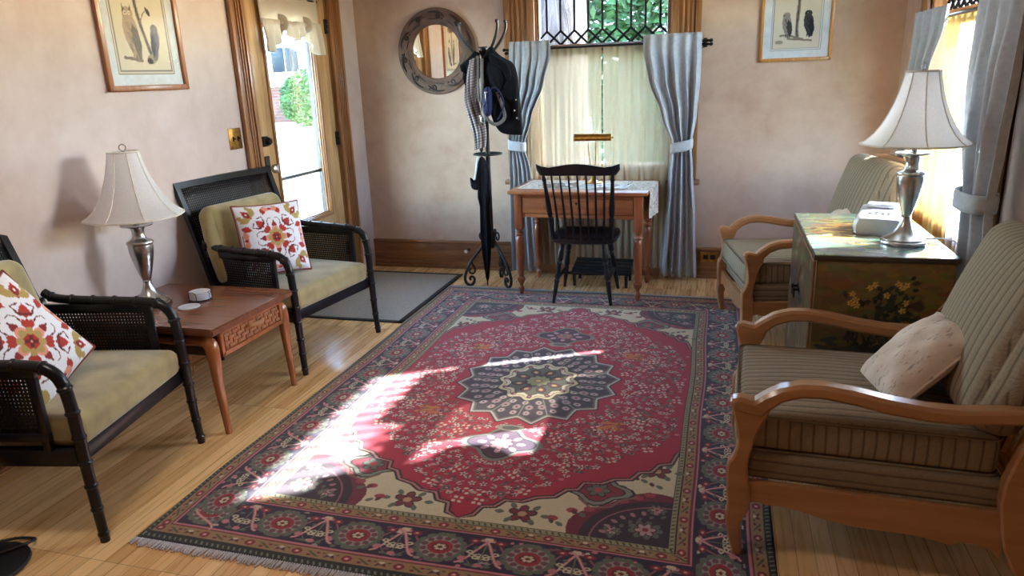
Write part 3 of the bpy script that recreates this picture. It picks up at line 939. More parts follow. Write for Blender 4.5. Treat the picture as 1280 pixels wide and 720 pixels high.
    for ring, n, rr, col in ((.88, 32, .017, (190,160,170)), (.74, 28, .020, (176,138,152)), (.62, 22, .017, (196,176,178))):
        for i in range(n):
            t = 2*PI*(i+.5)/n; x, y = .36*ring*math.cos(t), .42*ring*math.sin(t)
            c.ell(x, y, rr*1.35, rr, (130,132,124), t); c.ell(x, y, rr, rr*.72, col, t); c.ell(x, y, rr*.4, rr*.35, (96,40,66), t)
    for i in range(16):
        t = 2*PI*i/16; c.line([(.36*.55*math.cos(t), .42*.55*math.sin(t)), (.36*.93*math.cos(t), .42*.93*math.sin(t))], .006, (136,138,130))
    def wob(k, n=12, am=.07): return [(k*math.cos(t)*(1+am*math.cos(n*t)), 1.15*k*math.sin(t)*(1+am*math.cos(n*t))) for t in [i/96*2*PI for i in range(96)]]
    for k, col in ((.196, DRK), (.190, (206,196,160)), (.172, DRK), (.168, (214,206,184)), (.146, DRK), (.141, (92,96,88))): c.poly(wob(k), col)
    for i in range(12):
        t = 2*PI*i/12; x, y = .165*math.cos(t), .19*math.sin(t); c.ell(x, y, .017, .013, (80,36,60), t); c.ell(x, y, .008, .006, PNK, t)
    for i in range(8):
        t = 2*PI*(i+.5)/8; x, y = .098*math.cos(t), .112*math.sin(t)
        c.ell(x, y, .036, .026, DRK, t); c.ell(x, y, .029, .020, (112,52,62), t); c.ell(x, y, .014, .010, (204,180,130), t)
    c.ell(0, 0, .07, .08, (70,50,60)); c.flower(0, 0, .062, 10, (150,150,116), (120,96,80), 0, DRK); c.ell(0, 0, .014, .014, (214,190,140))
    c.noise(.10, 3)
    return c
def build_rug():
    c = paint_rug()
    X, Y = np.meshgrid(c.x, c.y)
    rr = np.random.default_rng(5)
    d = np.minimum(RHX-np.abs(X), RHY-np.abs(Y))
    Z = .006 - .005*np.clip(1-d/.012, 0, 1)**2 + .0006*rr.random(X.shape)
    wav = .006*np.sin(3.1*Y+1)+.004*np.sin(7*Y)            # a hand-knotted edge is never quite straight
    P = np.stack([X+wav*np.abs(X)/RHX, Y+.004*np.sin(5*X), Z], -1)
    root = empty('area_rug', (RUG_C[0], RUG_C[1], 0))
    tag(root, 'large red Persian rug with navy floral border and central medallion on the wood floor', 'rug')
    grid_mesh('pile', P, c.a, M['rug'], root)
    m = MB(); m.lohi((-RHX+.004, -RHY+.004, 0.0005), (RHX-.004, RHY-.004, .003)); m.build('backing', M['rug_edge'], root)
    for sg in (-1, 1):
        m = MB(); r = random.Random(3)
        n = 230
        for k in range(n):
            x = -RHX+2*RHX*(k+.5)/n; L = .022+r.uniform(0, .016); dx = r.uniform(-.006, .006)
            m.tube([(x, sg*(RHY-.006), .0045), (x+dx*.5, sg*(RHY+L*.5), .0055), (x+dx, sg*(RHY+L), .003)], [.004, .0045, .003], 5)
        m.build('fringe', M['fringe'], root)
    return root
build_rug()

# entry mat by the front door
root = empty('entry_mat', (-2.29, 4.59, 0))
tag(root, 'flat grey entry mat with black binding on the floor by the front door', 'doormat')
m = MB(); m.lohi((-.40, -.57, .0004), (.34, .55, .008), .002); m.build('pile', M['mat_grey'], root)
m = MB()
for lo, hi in (((-.42, -.60, .0002), (.37, -.565, .0095)), ((-.42, .545, .0002), (.37, .58, .0095)), ((-.42, -.60, .0002), (-.385, .58, .0095)), ((.335, -.60, .0002), (.37, .58, .0095))): m.lohi(lo, hi, .003)
m.build('binding', M['mat_edge'], root)

# ------------------------------------------------------------------ black cane armchairs
def bamboo(m, pts, rad, step=.085, n=10, smooth=6, phase=.03):
    P, R = spline([Vector(p) for p in pts], list(rad) if hasattr(rad, '__len__') else [rad]*len(pts), smooth)
    m.tube(P, R, n)
    L = phase; acc = 0
    for i in range(len(P)-1):
        d = (P[i+1]-P[i]); l = d.length
        while acc+l > L:
            t = (L-acc)/l; q = P[i]+d*t; r = R[i]; u = d.normalized()
            m.tube([q-u*.008, q-u*.003, q+u*.003, q+u*.008], [r*1.02, r*1.22, r*1.22, r*1.02], n)
            L += step*rnd.uniform(.85, 1.15)
        acc += l
def cane_panel(m, a, b, c, d):
    a, b, c, d = map(Vector, (a, b, c, d))
    w = ((b-a).length+(c-d).length)/2; h = ((d-a).length+(c-b).length)/2
    m.grid(6, 6, lambda u, v: (a.lerp(b, u)).lerp(d.lerp(c, u), v), uvfn=lambda u, v: (u*w, v*h))
def cane_chair(loc, rz, label):
    t = empty('cane_armchair', (*loc, 0), rz); tag(t, label, 'armchair', 'black cane armchairs along the left wall')
    W = .345
    for sg in (-1, 1):
        m = MB()
        bamboo(m, [(.012, sg*(W+.004), 0), (.004, sg*W, .16), (.0, sg*W, .32), (-.005, sg*W, .50), (-.018, sg*W, .595), (-.055, sg*W, .640), (-.12, sg*W, .655), (-.30, sg*(W+.004), .662), (-.50, sg*(W+.008), .672), (-.565, sg*(W+.01), .70)],
               [.0155, .018, .0195, .020, .021, .021, .020, .019, .019, .018], .092)
        m.build('arm', M['black'], t)
        m = MB(); bamboo(m, [(-.60, sg*.33, 0), (-.565, sg*.335, .2), (-.535, sg*.34, .36)], [.015, .018, .02]); m.build('leg', M['black'], t)
        m = MB()
        y = sg*W
        # framed side panel of cane under the arm
        m.box((-.115, y, .49), (.028, .022, .30), .004); m.lohi((-.56, y-.012, .385), (-.10, y+.012, .415), .004)
        m.lohi((-.58, y-.012, .615), (-.10, y+.012, .650), .004)
        m.prism([(-.50, .37), (-.545, .37), (-.62, .68), (-.57, .68)], .024, lambda u, v, w: (u, y+w, v))
        m.build('side_frame', M['black'], t)
        m = MB(); cane_panel(m, (-.535, y, .41), (-.125, y, .41), (-.125, y, .62), (-.575, y, .62))
        m.build('cane_side', M['cane'], t, solid=.003)
    # raked back: a flat frame holding a cane sheet
    def bk(u, v, w): return Vector((-.525-.16*v-.03*v*v-.02*(1-(u/.36)**2)*v+w, u*(1+.03*v), .355+.66*v))
    m = MB()
    for u0, u1, v0, v1 in ((-.36, -.328, 0, 1), (.328, .36, 0, 1), (-.36, .36, .95, 1.0), (-.36, .36, .0, .06)):
        nu, nv = (12, 1) if u1-u0 > .1 else (1, 12)
        m.rings([[bk(u0, v, -.014), bk(u1, v, -.014), bk(u1, v, .014), bk(u0, v, .014)] for v in [v0+(v1-v0)*i/10 for i in range(11)]] if nu == 1 else
                [[bk(u, v0, -.014), bk(u, v1, -.014), bk(u, v1, .014), bk(u, v0, .014)] for u in [u0+(u1-u0)*i/14 for i in range(15)]])
    m.build('back_frame', M['black'], t)
    m = MB(); m.grid(16, 10, lambda u, v: bk(-.33+.66*u, .04+.92*v, 0), uvfn=lambda u, v: (u*.66, v*.66)); m.build('cane_back', M['cane'], t, solid=.003)
    m = MB()
    m.lohi((-.045, -W, .292), (-.015, W, .352), .006); m.lohi((-.56, -W-.01, .292), (-.02, -W+.02, .352), .006); m.lohi((-.56, W-.02, .292), (-.02, W+.01, .352), .006); m.lohi((-.56, -W, .292), (-.53, W, .352), .006)
    m.lohi((-.55, -W+.01, .325), (-.03, W-.01, .345))
    m.build('seat_rail', M['black'], t)
    m = MB(); m.cushion((-.275, 0, .400), (.545, .655, .112), .035, .022, n=12); m.build('seat_cushion', M['olive'], t, 60)
    m = MB(); m.cushion((-.515, -.065, .665), (.13, .56, .45), .055, .0, rotm(y=-.20), n=10, side=.028)
    tag(m.build('back_cushion', M['olive'], t, 60), 'loose olive back cushion')
    return t
cane_chair((-2.058, 3.47), math.radians(-7.6), 'black cane armchair with olive seat in front of the door, beyond the end table')
cane_chair((-2.083, 2.007), math.radians(12), 'black cane armchair with olive seat nearest the viewer, cut by the left frame edge')

# embroidered throw pillows
def suzani():
    c = Canvas(.48, .48, .0025, (232,232,240))
    R1, R2, T, PK, DK = (176,50,42), (140,36,40), (176,150,88), (224,150,130), (104,34,40)
    def curl(x, y, s, fl):
        p = [(x, y)]
        for i in range(14):
            a = i*.42; q = .036*(1-i/16)
            p.append((x+fl*(q*math.cos(a)-.02), y+s*q*math.sin(a)))
        return p
    # central rosette
    for k in range(4):
        a = PI/4+k*PI/2
        for d in (-.45, 0, .45): c.leaf(.05*math.cos(a), .05*math.sin(a), .052, .016, a+d, R1)
    for k in range(4):
        a = k*PI/2
        c.leaf(.05*math.cos(a), .05*math.sin(a), .062, .016, a, R2); c.ell(.050*math.cos(a), .050*math.sin(a), .026, .024, PK)
        c.ell(.108*math.cos(a), .108*math.sin(a), .008, .006, DK, a)
        for d in (-1, 1): c.line([(.085*math.cos(a+d*.5), .085*math.sin(a+d*.5)), (.115*math.cos(a+d*.42), .115*math.sin(a+d*.42)), (.135*math.cos(a+d*.25), .135*math.sin(a+d*.25)), (.128*math.cos(a+d*.1), .128*math.sin(a+d*.1))], .005, DK)
    c.flower(0, 0, .062, 8, T, T); c.ell(0, 0, .042, .042, T); c.ell(0, 0, .032, .032, R1)
    for k in range(4): c.ell(.016*math.cos(k*PI/2+.78), .016*math.sin(k*PI/2+.78), .012, .009, DK, k*PI/2+.78)
    c.ell(0, 0, .006, .006, PK)
    for sx in (-1, 1):
        for sy in (-1, 1):
            X, Y = sx*.165, sy*.165; a = math.atan2(sy, sx)
            c.leaf(X-.03*sx, Y-.03*sy, .085, .026, a, R1)
            for d in (1.15, -1.15): c.leaf(X-.02*sx, Y-.02*sy, .078, .022, a+d, T); c.ell(X+.052*math.cos(a+d), Y+.052*math.sin(a+d), .02, .014, T, a)
            c.leaf(X-.045*sx, Y-.045*sy, .07, .022, a+PI, R1)
            c.ell(X, Y, .022, .017, R2, a); c.ell(X+.004*sx, Y+.004*sy, .010, .006, (236,226,226), a)
            c.line([(X-.05*sx, Y-.1*sy), (X-.1*sx, Y-.07*sy), (X-.09*sx, Y-.02*sy), (X-.06*sx, Y-.03*sy)], .007, DK)
            c.line([(X-.1*sx, Y-.05*sy), (X-.07*sx, Y-.1*sy), (X-.02*sx, Y-.09*sy), (X-.03*sx, Y-.06*sy)], .007, DK)
            c.leaf(X-.105*sx, Y-.01*sy, .07, .020, PI/2*sy+.3*sx*sy, R1); c.leaf(X-.01*sx, Y-.105*sy, .07, .020, (0 if sx > 0 else PI)+.3*sx*sy, R1)
    for k in range(4):
        a = k*PI/2; x, y = .19*math.cos(a), .19*math.sin(a)
        for d in (-1, 1): c.leaf(x, y, .062, .018, a+d*1.25, PK); c.line([(x+.03*math.cos(a), y+.03*math.sin(a)), (x+.05*math.cos(a+d*.8), y+.05*math.sin(a+d*.8))], .005, DK)
        c.ell(x+.012*math.cos(a), y+.012*math.sin(a), .013, .010, R1)
    w = .236
    c.line([(-w,-w), (w,-w), (w,w), (-w,w)], .007, (150,60,56), True)
    return c
SUZ = suzani()
def soft_square(hw, hh, th, n, dent=.06):
    """front and back sheets of a throw pillow; returns points (rows, cols, 3), x outwards"""
    u = np.linspace(-1, 1, n); U, V = np.meshgrid(u, u)
    pin = lambda a, b: a*(1-dent*(1-b*b)*np.abs(a)**3)
    T = th*np.clip((1-np.abs(U)**2.6)*(1-np.abs(V)**2.6), 0, 1)**.62
    return np.stack([T, pin(U, V)*hw, pin(V, U)*hh], -1)
def throw_pillow(name, label, cat, loc, rot, hw, hh, th, canvas=None, mats=None, group=None, n=110):
    t = empty(name, loc); t.rotation_euler = rot; tag(t, label, cat, group)
    P = soft_square(hw, hh, th, n)
    cs = canvas.sample(n, n) if canvas else np.full((n, n, 3), .8)
    grid_mesh('front_cover', P, cs, mats[0], t)
    Q = P[:, ::-1].copy(); Q[..., 0] *= -.8
    grid_mesh('back_cover', Q, np.full((n, n, 3), .75), mats[1], t)
    u = [i/24*2-1 for i in range(24)]
    ed = [P[0, i] for i in range(0, n, 4)]+[P[i, -1] for i in range(0, n, 4)]+[P[-1, n-1-i] for i in range(0, n, 4)]+[P[n-1-i, 0] for i in range(0, n, 4)]
    m = MB(); m.tube([tuple(float(x) for x in p) for p in ed], .0045, 6, closed=True); m.build('piping', mats[2], t)
    return t
M['pillow_edge'] = plain('maroon_piping', lin((130,60,58)), None, 80, rough=.9)
M['pillow_back'] = plain('white_cotton', lin((226,224,228)), None, 80, rough=.9)
throw_pillow('throw_pillow', 'white embroidered throw pillow with red flowers, whole, on the chair by the door', 'pillow', (-2.365, 3.375, .685), (math.radians(-2), math.radians(-17), math.radians(-34)), .188, .200, .075, SUZ, [M['embroidery'], M['pillow_back'], M['pillow_edge']], 'embroidered throw pillows')
throw_pillow('throw_pillow', 'white embroidered throw pillow with red flowers, cut by the left frame edge', 'pillow', (-2.33, 1.78, .650), (math.radians(24), math.radians(-24), math.radians(2)), .208, .208, .075, SUZ, [M['embroidery'], M['pillow_back'], M['pillow_edge']], 'embroidered throw pillows')

# ------------------------------------------------------------------ end table
TZ = .510
def end_table():
    t = empty('end_table', (-2.06, 2.72, 0)); tag(t, 'walnut end table with woven-front drawer between the two black chairs', 'table')
    m = MB()
    m.prism([(.012,.475), (.012,.505), (-.002,.51), (-.735,.51), (-.735,.475)], .62, lambda u, v, w: (u, w, v))
    bmesh.ops.bevel(m.bm, geom=list(m.bm.edges), offset=.006, segments=2, affect='EDGES')
    m.build('tabletop', M['walnut'], t)
    m = MB(); m.lohi((-.70, -.235, .355), (-.03, -.217, .475), .003); m.lohi((-.70, .217, .355), (-.03, .235, .475), .003); m.lohi((-.70, -.22, .355), (-.68, .22, .475)); m.lohi((-.69, -.22, .355), (-.03, .22, .37))
    m.build('case', plain('dark_case', lin((62,40,28)), lin((48,30,22)), 12, rough=.4), t)
    d = MB()
    for lo, hi in (((-.03,-.235,.355), (-.008,.235,.376)), ((-.03,-.235,.456), (-.008,.235,.475)), ((-.03,-.235,.355), (-.008,-.214,.475)), ((-.03,.214,.355), (-.008,.235,.475))): d.lohi(lo, hi, .004)
    d.lohi((-.03,-.22,.37), (-.022,.22,.46))
    do = d.build('drawer', M['walnut_leg'], t)
    w = MB()
    nx, nz = 14, 4
    for i in range(nx):
        for k in range(nz):
            y = -.208+.416*(i+.5)/nx; z = .378+.076*(k+.5)/nz
            if (i+k) % 2: w.box((-.015, y, z), (.012, .034, .017), .004)
            else: w.box((-.016, y, z), (.009, .022, .021), .004)
    tag(w.build('woven_front', wood('woven_splint', lin((176,112,66)), lin((118,66,36)), 'y', 10, .45, .1), do), 'basket-woven drawer front')
    h = MB(); h.tube([(-.010,-.055,.436), (.010,-.048,.440), (.024,-.022,.441), (.027,0,.440), (.024,.022,.441), (.010,.048,.440), (-.010,.055,.436)], [.007,.009,.011,.011,.011,.009,.007], 8, smooth=3, flat=.7)
    tag(h.build('handle', M['maple'], do), 'pale carved wooden pull')
    for sy in (-1, 1):
        m = MB(); y = sy*.262
        m.tube([(-.30, sy*.25, .425), (-.18, y, .432), (-.09, y, .438), (-.045, sy*.266, .425), (-.032, sy*.268, .375), (-.030, sy*.268, .25), (-.022, sy*.268, .1), (-.018, sy*.268, 0)], [.019,.021,.026,.032,.029,.022,.017,.0135], 14, smooth=5)
        m.build('leg', M['walnut_leg'], t)
        m = MB(); m.tube([(-.30, sy*.25, .425), (-.45, y, .432), (-.58, y, .438), (-.625, sy*.266, .425), (-.64, sy*.268, .375), (-.645, sy*.268, .25), (-.65, sy*.268, .1), (-.655, sy*.268, 0)], [.019,.021,.026,.032,.029,.022,.017,.0135], 14, smooth=5)
        m.build('leg', M['walnut_leg'], t)
    return t
end_table()

# ------------------------------------------------------------------ table lamps (a pair)
def table_lamp(loc, rz, label, cord):
    t = empty('table_lamp', loc, rz); tag(t, label, 'lamp', 'steel table lamps with white bell shades')
    m = MB()
    m.lathe([(.0,0), (.084,0), (.086,.006), (.084,.013), (.078,.017), (.079,.021), (.071,.027), (.058,.033), (.043,.045), (.031,.062), (.0225,.082), (.0175,.1), (.0165,.106), (.0195,.109), (.0195,.113), (.0165,.116)], 40)
    m.build('lamp_base', M['steel'], t)
    m = MB()
    m.lathe([(.016,.114), (.022,.128), (.031,.16), (.041,.2), (.048,.235), (.050,.262), (.049,.274), (.053,.278), (.054,.283), (.052,.288), (.044,.293), (.034,.297), (.028,.302), (.0245,.318), (.0255,.336), (.031,.348), (.045,.354), (.064,.357), (.066,.361), (.062,.365), (.03,.367), (.012,.369), (.011,.405), (.0,.406)], 40)
    m.build('lamp_body', M['steel'], t)
    m = MB()
    m.cyl((0,0,.40), (0,0,.425), .016); m.ball((0,0,.47), .028, sc=(1,1,1.25))
    tag(m.build('bulb', plain('frosted_bulb', (.85,.85,.83), None, 30, rough=.4), t), 'white bulb inside the shade')
    m = MB()
    m.tube([(0,-.014,.405), (0,-.055,.46), (0,-.055,.56), (0,-.012,.652), (0,.012,.652), (0,.055,.56), (0,.055,.46), (0,.014,.405)], .002, 6, smooth=4)
    for k in range(3): m.cyl((0,0,.652), (.058*math.cos(2.1*k), .058*math.sin(2.1*k), .663), .0016, n=6)
    m.build('harp', M['steel'], t)
    prof = [(.061,.668), (.0625,.655), (.068,.63), (.0775,.59), (.0905,.55), (.107,.51), (.1275,.47), (.152,.436), (.176,.413), (.198,.398)]
    def pan(a):
        q = (a % (PI/4))-PI/8
        return 1-.028*(1-(q/(PI/8))**2)
    m = MB(); rs = []
    n = 64
    for r, z in prof: rs.append([Vector((r*pan(2*PI*k/n)*math.cos(2*PI*k/n), r*pan(2*PI*k/n)*math.sin(2*PI*k/n), z)) for k in range(n)])
    m.rings(rs, False, True)
    so = m.build('lamp_shade', M['shade'], t, 60)
    m = MB()
    for k in range(8):
        a = k*PI/4; m.tube([(r*1.004*math.cos(a), r*1.004*math.sin(a), z) for r, z in prof], .0026, 6)
    for z, rr in ((.668, .061), (.398, .198)):
        m.tube([(rr*pan(2*PI*k/n)*math.cos(2*PI*k/n), rr*pan(2*PI*k/n)*math.sin(2*PI*k/n), z) for k in range(n)], .0035, 6, closed=True)
    m.build('shade_seam', M['shade_trim'], so)
    m = MB(); m.cyl((0,0,.652), (0,0,.672), .006); 
    m.tube([(.013*math.sin(2*PI*k/18)*.7, .013*math.sin(2*PI*k/18)*.72, .6855+.0135*math.cos(2*PI*k/18)) for k in range(18)], .0024, 6, closed=True)
    tag(m.build('finial', M['steel'], t), 'ring-shaped steel finial')
    if cord:
        m = MB(); m.tube(cord, .0032, 8, smooth=6); m.build('cord', M['white_cord'], t)
    return t
_tl = table_lamp((-2.595, 2.68, TZ), .15, 'steel table lamp with white bell shade on the walnut end table by the left wall', [(-.07,.03,.004), (-.12,.05,.004), (-.135,.06,.004)])
_tl.scale = (1.085,)*3

# coasters
CM = plain('white_stone_coaster', lin((214,218,226)), lin((196,200,210)), 50, rough=.5)
def coaster(loc, label, group=None, tilt=(0,0,0)):
    m = MB(); m.lathe([(.0,0), (.047,0), (.049,.0015), (.049,.005), (.046,.006), (.043,.0052), (.0,.0052)], 36)
    o = m.build('coaster', CM); o.location = loc; o.rotation_euler = tilt
    return tag(o, label, 'coaster', group)
CX0, CY0 = -2.405, 2.795
h = MB()
for sx in (-1, 1):
    h.tube([(sx*.02,.054,.005), (sx*.02,.055,.04), (sx*.008,.057,.05), (0,.057,.051)], .0017, 6, smooth=4); h.tube([(sx*.02,-.054,.005), (sx*.02,-.055,.04), (sx*.008,-.057,.05), (0,-.057,.051)], .0017, 6, smooth=4)
h.tube([(.054*math.cos(2*PI*k/24), .054*math.sin(2*PI*k/24), .0045) for k in range(24)], .002, 6, closed=True)
h.tube([(.054,0,.005), (.056,0,.03), (.056,.012,.045), (.056,-.012,.045), (.056,0,.03)], .0016, 6)
h.cyl((-.054,0,.0045), (.054,0,.0045), .0018, n=6); h.cyl((0,-.054,.0045), (0,.054,.0045), .0018, n=6)
ho = h.build('coaster_holder', M['black_matt']); ho.location = (CX0, CY0, TZ)
tag(ho, 'black wire coaster holder on the walnut end table', 'coaster holder')
words = ['topmost', 'second from the top', 'third from the top', 'fourth from the top', 'fifth from the top', 'bottom']
for k in range(6):
    coaster((CX0, CY0, TZ+.0066+k*.0063), 'white round coaster, %s in the wire holder' % words[5-k], 'coasters in the wire holder')
coaster((-2.375, 2.675, TZ+.0004), 'white round coaster lying alone in front of the holder')

# black appliance at the lower left corner of the picture
t = empty('floor_fan', (-2.275, 1.45, 0), .2); tag(t, 'black appliance base on the floor at the lower left corner', 'fan')
m = MB(); m.lathe([(0,0), (.125,0), (.13,.006), (.128,.014), (.11,.02), (.05,.024), (.0,.025)], 36); m.build('base', M['black_matt'], t)
m = MB(); m.cushion((-.035, .0, .325), (.09, .12, .62), .03, .0); m.build('tower', M['black_matt'], t)
m = MB(); m.tube([(-.06,.05,.06), (-.04,.10,.03), (.0,.150,.012), (.055,.155,.008), (.075,.115,.024), (.04,.06,.030), (.0,.03,.030)], .0055, 8, smooth=6); m.build('cord', M['black_matt'], t)

# framed owl print on the left wall, switch plate
def bird(c, x, y, s, col, dk, flip=1, owl=False):
    c.poly([(x+1.3*s*flip*u, y+s*v) for u, v in ((-.20,.55), (-.26,.2), (-.22,-.2), (-.08,-.6), (.06,-.95), (.16,-.9), (.18,-.5), (.26,-.1), (.22,.3), (.12,.55))], col)
    c.poly([(x+1.3*s*flip*u, y+s*v) for u, v in ((.04,.35), (.24,.1), (.30,-.4), (.20,-.95), (.10,-.7), (.0,-.2))], dk)
    c.ell(x-.04*s*flip, y+.62*s, .24*s, .21*s, col)
    for i in range(14):
        c.line([(x+s*flip*(-.16+.02*(i%5)), y+s*(.35-.07*i)), (x+s*flip*(-.05+.02*(i%5)), y+s*(.32-.07*i))], .03*s, dk)
    if owl:
        for d in (-1, 1):
            c.poly([(x+s*(-.04+d*.1), y+.74*s), (x+s*(-.04+d*.19), y+.95*s), (x+s*(-.04+d*.19), y+.68*s)], dk)
            c.ell(x+s*(-.04+d*.08), y+.64*s, .06*s, .06*s, (226,216,186)); c.ell(x+s*(-.04+d*.08), y+.64*s, .03*s, .03*s, (40,34,30))
    else:
        c.poly([(x-s*flip*.2, y+.68*s), (x-s*flip*.34, y+.58*s), (x-s*flip*.18, y+.56*s)], dk); c.ell(x-s*flip*.08, y+.66*s, .025*s, .025*s, (230,220,190))
    for d in (-.05, .08): c.line([(x+s*d, y-.7*s), (x+s*d, y-.86*s)], .05*s, dk)
def owl_print():
    c = Canvas(.38, .70, .002, (206,200,186)); dk, md = (64,58,56), (122,106,92)
    for k, col in ((.0, (110,106,100)), (.004, (208,200,184)), (.012, (104,98,92)), (.018, (150,144,132)), (.021, (208,198,178))): c.rect(-.188+k, .188-k, -.348+k, .348-k, col)
    tr = [(-.015,.02), (-.01,-.05), (.005,-.12), (.025,-.19), (.045,-.255)]
    c.line(tr, .022, (128,116,104)); c.line(tr, .008, dk); c.line([(.005,-.10), (.03,-.06), (.045,-.05)], .006, md); c.leaf(.05, -.03, .05, .012, -1.0, dk)
    c.ell(.045,-.275,.032,.022,(150,138,120)); c.ell(.03,-.285,.02,.014,dk); c.ell(.07,-.27,.018,.014,md)
    bird(c, -.065, -.155, .145, (164,144,122), (92,80,70), 1, True); bird(c, .085, -.185, .092, (112,104,112), (58,58,74), -1)
    c.ell(.02, .06, .085, .032, (160,132,112)); c.ell(.0, .055, .06, .016, (104,84,72)); c.ell(.06,.07,.035,.014,(120,96,84)); c.line([(-.06,.07), (-.10,.05)], .014, md)
    c.line([(-.13,-.27), (-.08,-.275), (-.02,-.285)], .014, md); c.line([(-.13,-.305), (.13,-.305)], .002, md)
    return c
def raptor_print():
    c = Canvas(.318, .481, .002, (206,198,184)); dk, md = (52,48,50), (126,112,100)
    for k, col in ((0, (120,130,146)), (.004, (205,208,208)), (.011, (120,130,146)), (.016, (205,196,178))): c.rect(-.158+k, .158-k, -.239+k, .239-k, col)
    tr = [(.01,.12), (.005,.02), (0,-.10), (.005,-.15)]
    c.line(tr, .022, (134,120,108)); c.line(tr, .007, dk)
    c.line([(-.10,-.145), (-.05,-.14), (.0,-.16), (.04,-.17)], .013, md); c.line([(-.05,-.165), (.05,-.175), (.095,-.18)], .012, md)
    bird(c, -.062, -.075, .092, (140,128,122), dk, 1); bird(c, .072, -.07, .096, (54,52,56), (26,26,32), 1)
    c.ell(-.105,-.185,.026,.012,(150,140,124)); c.ell(.01,.15,.07,.018,(176,130,112)); c.line([(-.12,-.21), (.12,-.21)], .002, md)
    return c
def framed_print(name, label, root, w, h, fw, matw, canvas, mframe, fd=.024):
    """picture in its own frame: u across, v up, w outwards, handed over by root's local axes (y across, z up, x out)"""
    tag(root, label, 'picture')
    m = MB()
    for u0, u1, v0, v1 in ((-w/2, -w/2+fw, -h/2, h/2), (w/2-fw, w/2, -h/2, h/2), (-w/2, w/2, -h/2, -h/2+fw), (-w/2, w/2, h/2-fw, h/2)): m.lohi((.001, u0, v0), (fd, u1, v1), .005)
    m.build('picture_frame', mframe, root)
    m = MB(); m.lohi((.001, -w/2+fw*.5, -h/2+fw*.5), (.009, w/2-fw*.5, h/2-fw*.5)); m.build('mat_board', plain('mat_board', lin((214,220,226)), None, 20, rough=.9), root)
    pw, ph = w-2*fw-2*matw, h-2*fw-2*matw
    ny, nx = 170, int(170*pw/ph)
    Y, Z = np.meshgrid(np.linspace(-pw/2, pw/2, nx), np.linspace(-ph/2, ph/2, ny))
    grid_mesh('print', np.stack([np.full(Y.shape, .0096), Y, Z], -1), canvas.sample(nx, ny), M['paint_attr'], root)
    m = MB(); m.lohi((.0125, -w/2+fw, -h/2+fw), (.0140, w/2-fw, h/2-fw)); m.build('picture_glass', M['picture_glass'], root)
M['picture_glass'] = glass_mat('picture_glass', (.99,.99,.99), .0012)
r_ = lroot('framed_print'); r_.matrix_world = Matrix.Translation((LWX, BW, 0)) @ Matrix.Rotation(LWA, 4, 'Z') @ Matrix.Translation((0, Ly(3.145), 1.925))
framed_print('framed_print', 'oak-framed owl print hanging on the left wall above the end table', r_, .535, .86, .028, .050, owl_print(), M['oak_frame'])

r_ = lroot('switch_plate'); r_.matrix_world = Matrix.Translation((LWX, BW, 0)) @ Matrix.Rotation(LWA, 4, 'Z') @ Matrix.Translation((0, Ly(3.755), 1.20))
tag(r_, 'brass double light switch plate on the left wall beside the door casing', 'switch')
m = MB(); m.lohi((0, -.056, -.062), (.006, .056, .062), .004); m.build('plate', M['brass'], r_)
for y in (-.022, .022):
    m = MB(); m.lohi((.004, y-.006, -.014), (.009, y+.006, .014), .001); m.box((.012, y, .004), (.02, .007, .009), .002, rotm(y=.5)); m.build('toggle', M['dark_bronze'], r_)
    for z in (-.038, .038):
        m = MB(); m.lathe([(.004,0), (.004,.002), (.001,.003)], 10, (.006, y, z), rotm(y=PI/2)); m.build('screw', M['brass'], r_)

# ------------------------------------------------------------------ mirror and picture on the back wall
t = empty('wall_mirror', (-2.10, BW, 1.697)); t.rotation_euler = (0, 0, -PI/2); tag(t, 'round mirror with brown vine-carved frame on the back wall', 'mirror')
def xr(r, a, x): return (x, r*math.cos(a), r*math.sin(a))
m = MB()
prof = [(.192,.004), (.196,.018), (.204,.022), (.212,.019), (.222,.024), (.262,.030), (.295,.024), (.303,.026), (.311,.022), (.314,.008), (.310,.001)]
m.rings([[Vector(xr(r, 2*PI*k/72, x)) for k in range(72)] for r, x in prof], False, True)
m.build('mirror_frame', M['carved'], t, 50)
m = MB()
for s in range(10):
    a0 = 2*PI*s/10
    m.tube([xr(.258+.030*math.sin(q*2.1), a0+.50*q, .030) for q in [i/6 for i in range(7)]], [.004,.008,.009,.008,.007,.006,.004], 6, smooth=3)
    sg = 1 if s % 2 else -1
    m.tube([xr(.258+sg*.004+.022*(1-i/8)*math.cos(i*.9), a0+.18+.085*(1-i/9)*math.sin(i*.9), .031) for i in range(8)], [.007]*8, 6, smooth=3)
    for d, rr in ((.36, .284), (.42, .236), (.30, .232)):
        m.inflate([(u*.032, v*.017) for u, v in ((-1,0),(-.4,.8),(.4,.8),(1,0),(.4,-.8),(-.4,-.8))], .004,
                  lambda u, v, w, a=a0+d, rr=rr: (.028+w, rr*math.cos(a)-(u*.7+v)*math.sin(a)+v*math.cos(a)*.3, rr*math.sin(a)+(u*.7+v)*math.cos(a)+v*math.sin(a)*.3), 3)
    m.ball(xr(.276 if s % 2 else .24, a0+.05, .030), .007, n=6)
m.build('vine_carving', M['carved_dark'], t)
m = MB(); m.lathe([(0,0), (.196,0), (.196,.006), (.0,.006)], 64, (.004,0,0), rotm(y=PI/2)); m.build('mirror_glass', M['mirror'], t)
r_ = empty('framed_print', (.450, BW, 1.835)); r_.rotation_euler = (0, 0, -PI/2)
framed_print('framed_print', 'gilt-framed print of two dark raptors on the back wall right of the window', r_, .452, .615, .022, .045, raptor_print(), M['gold_frame'])

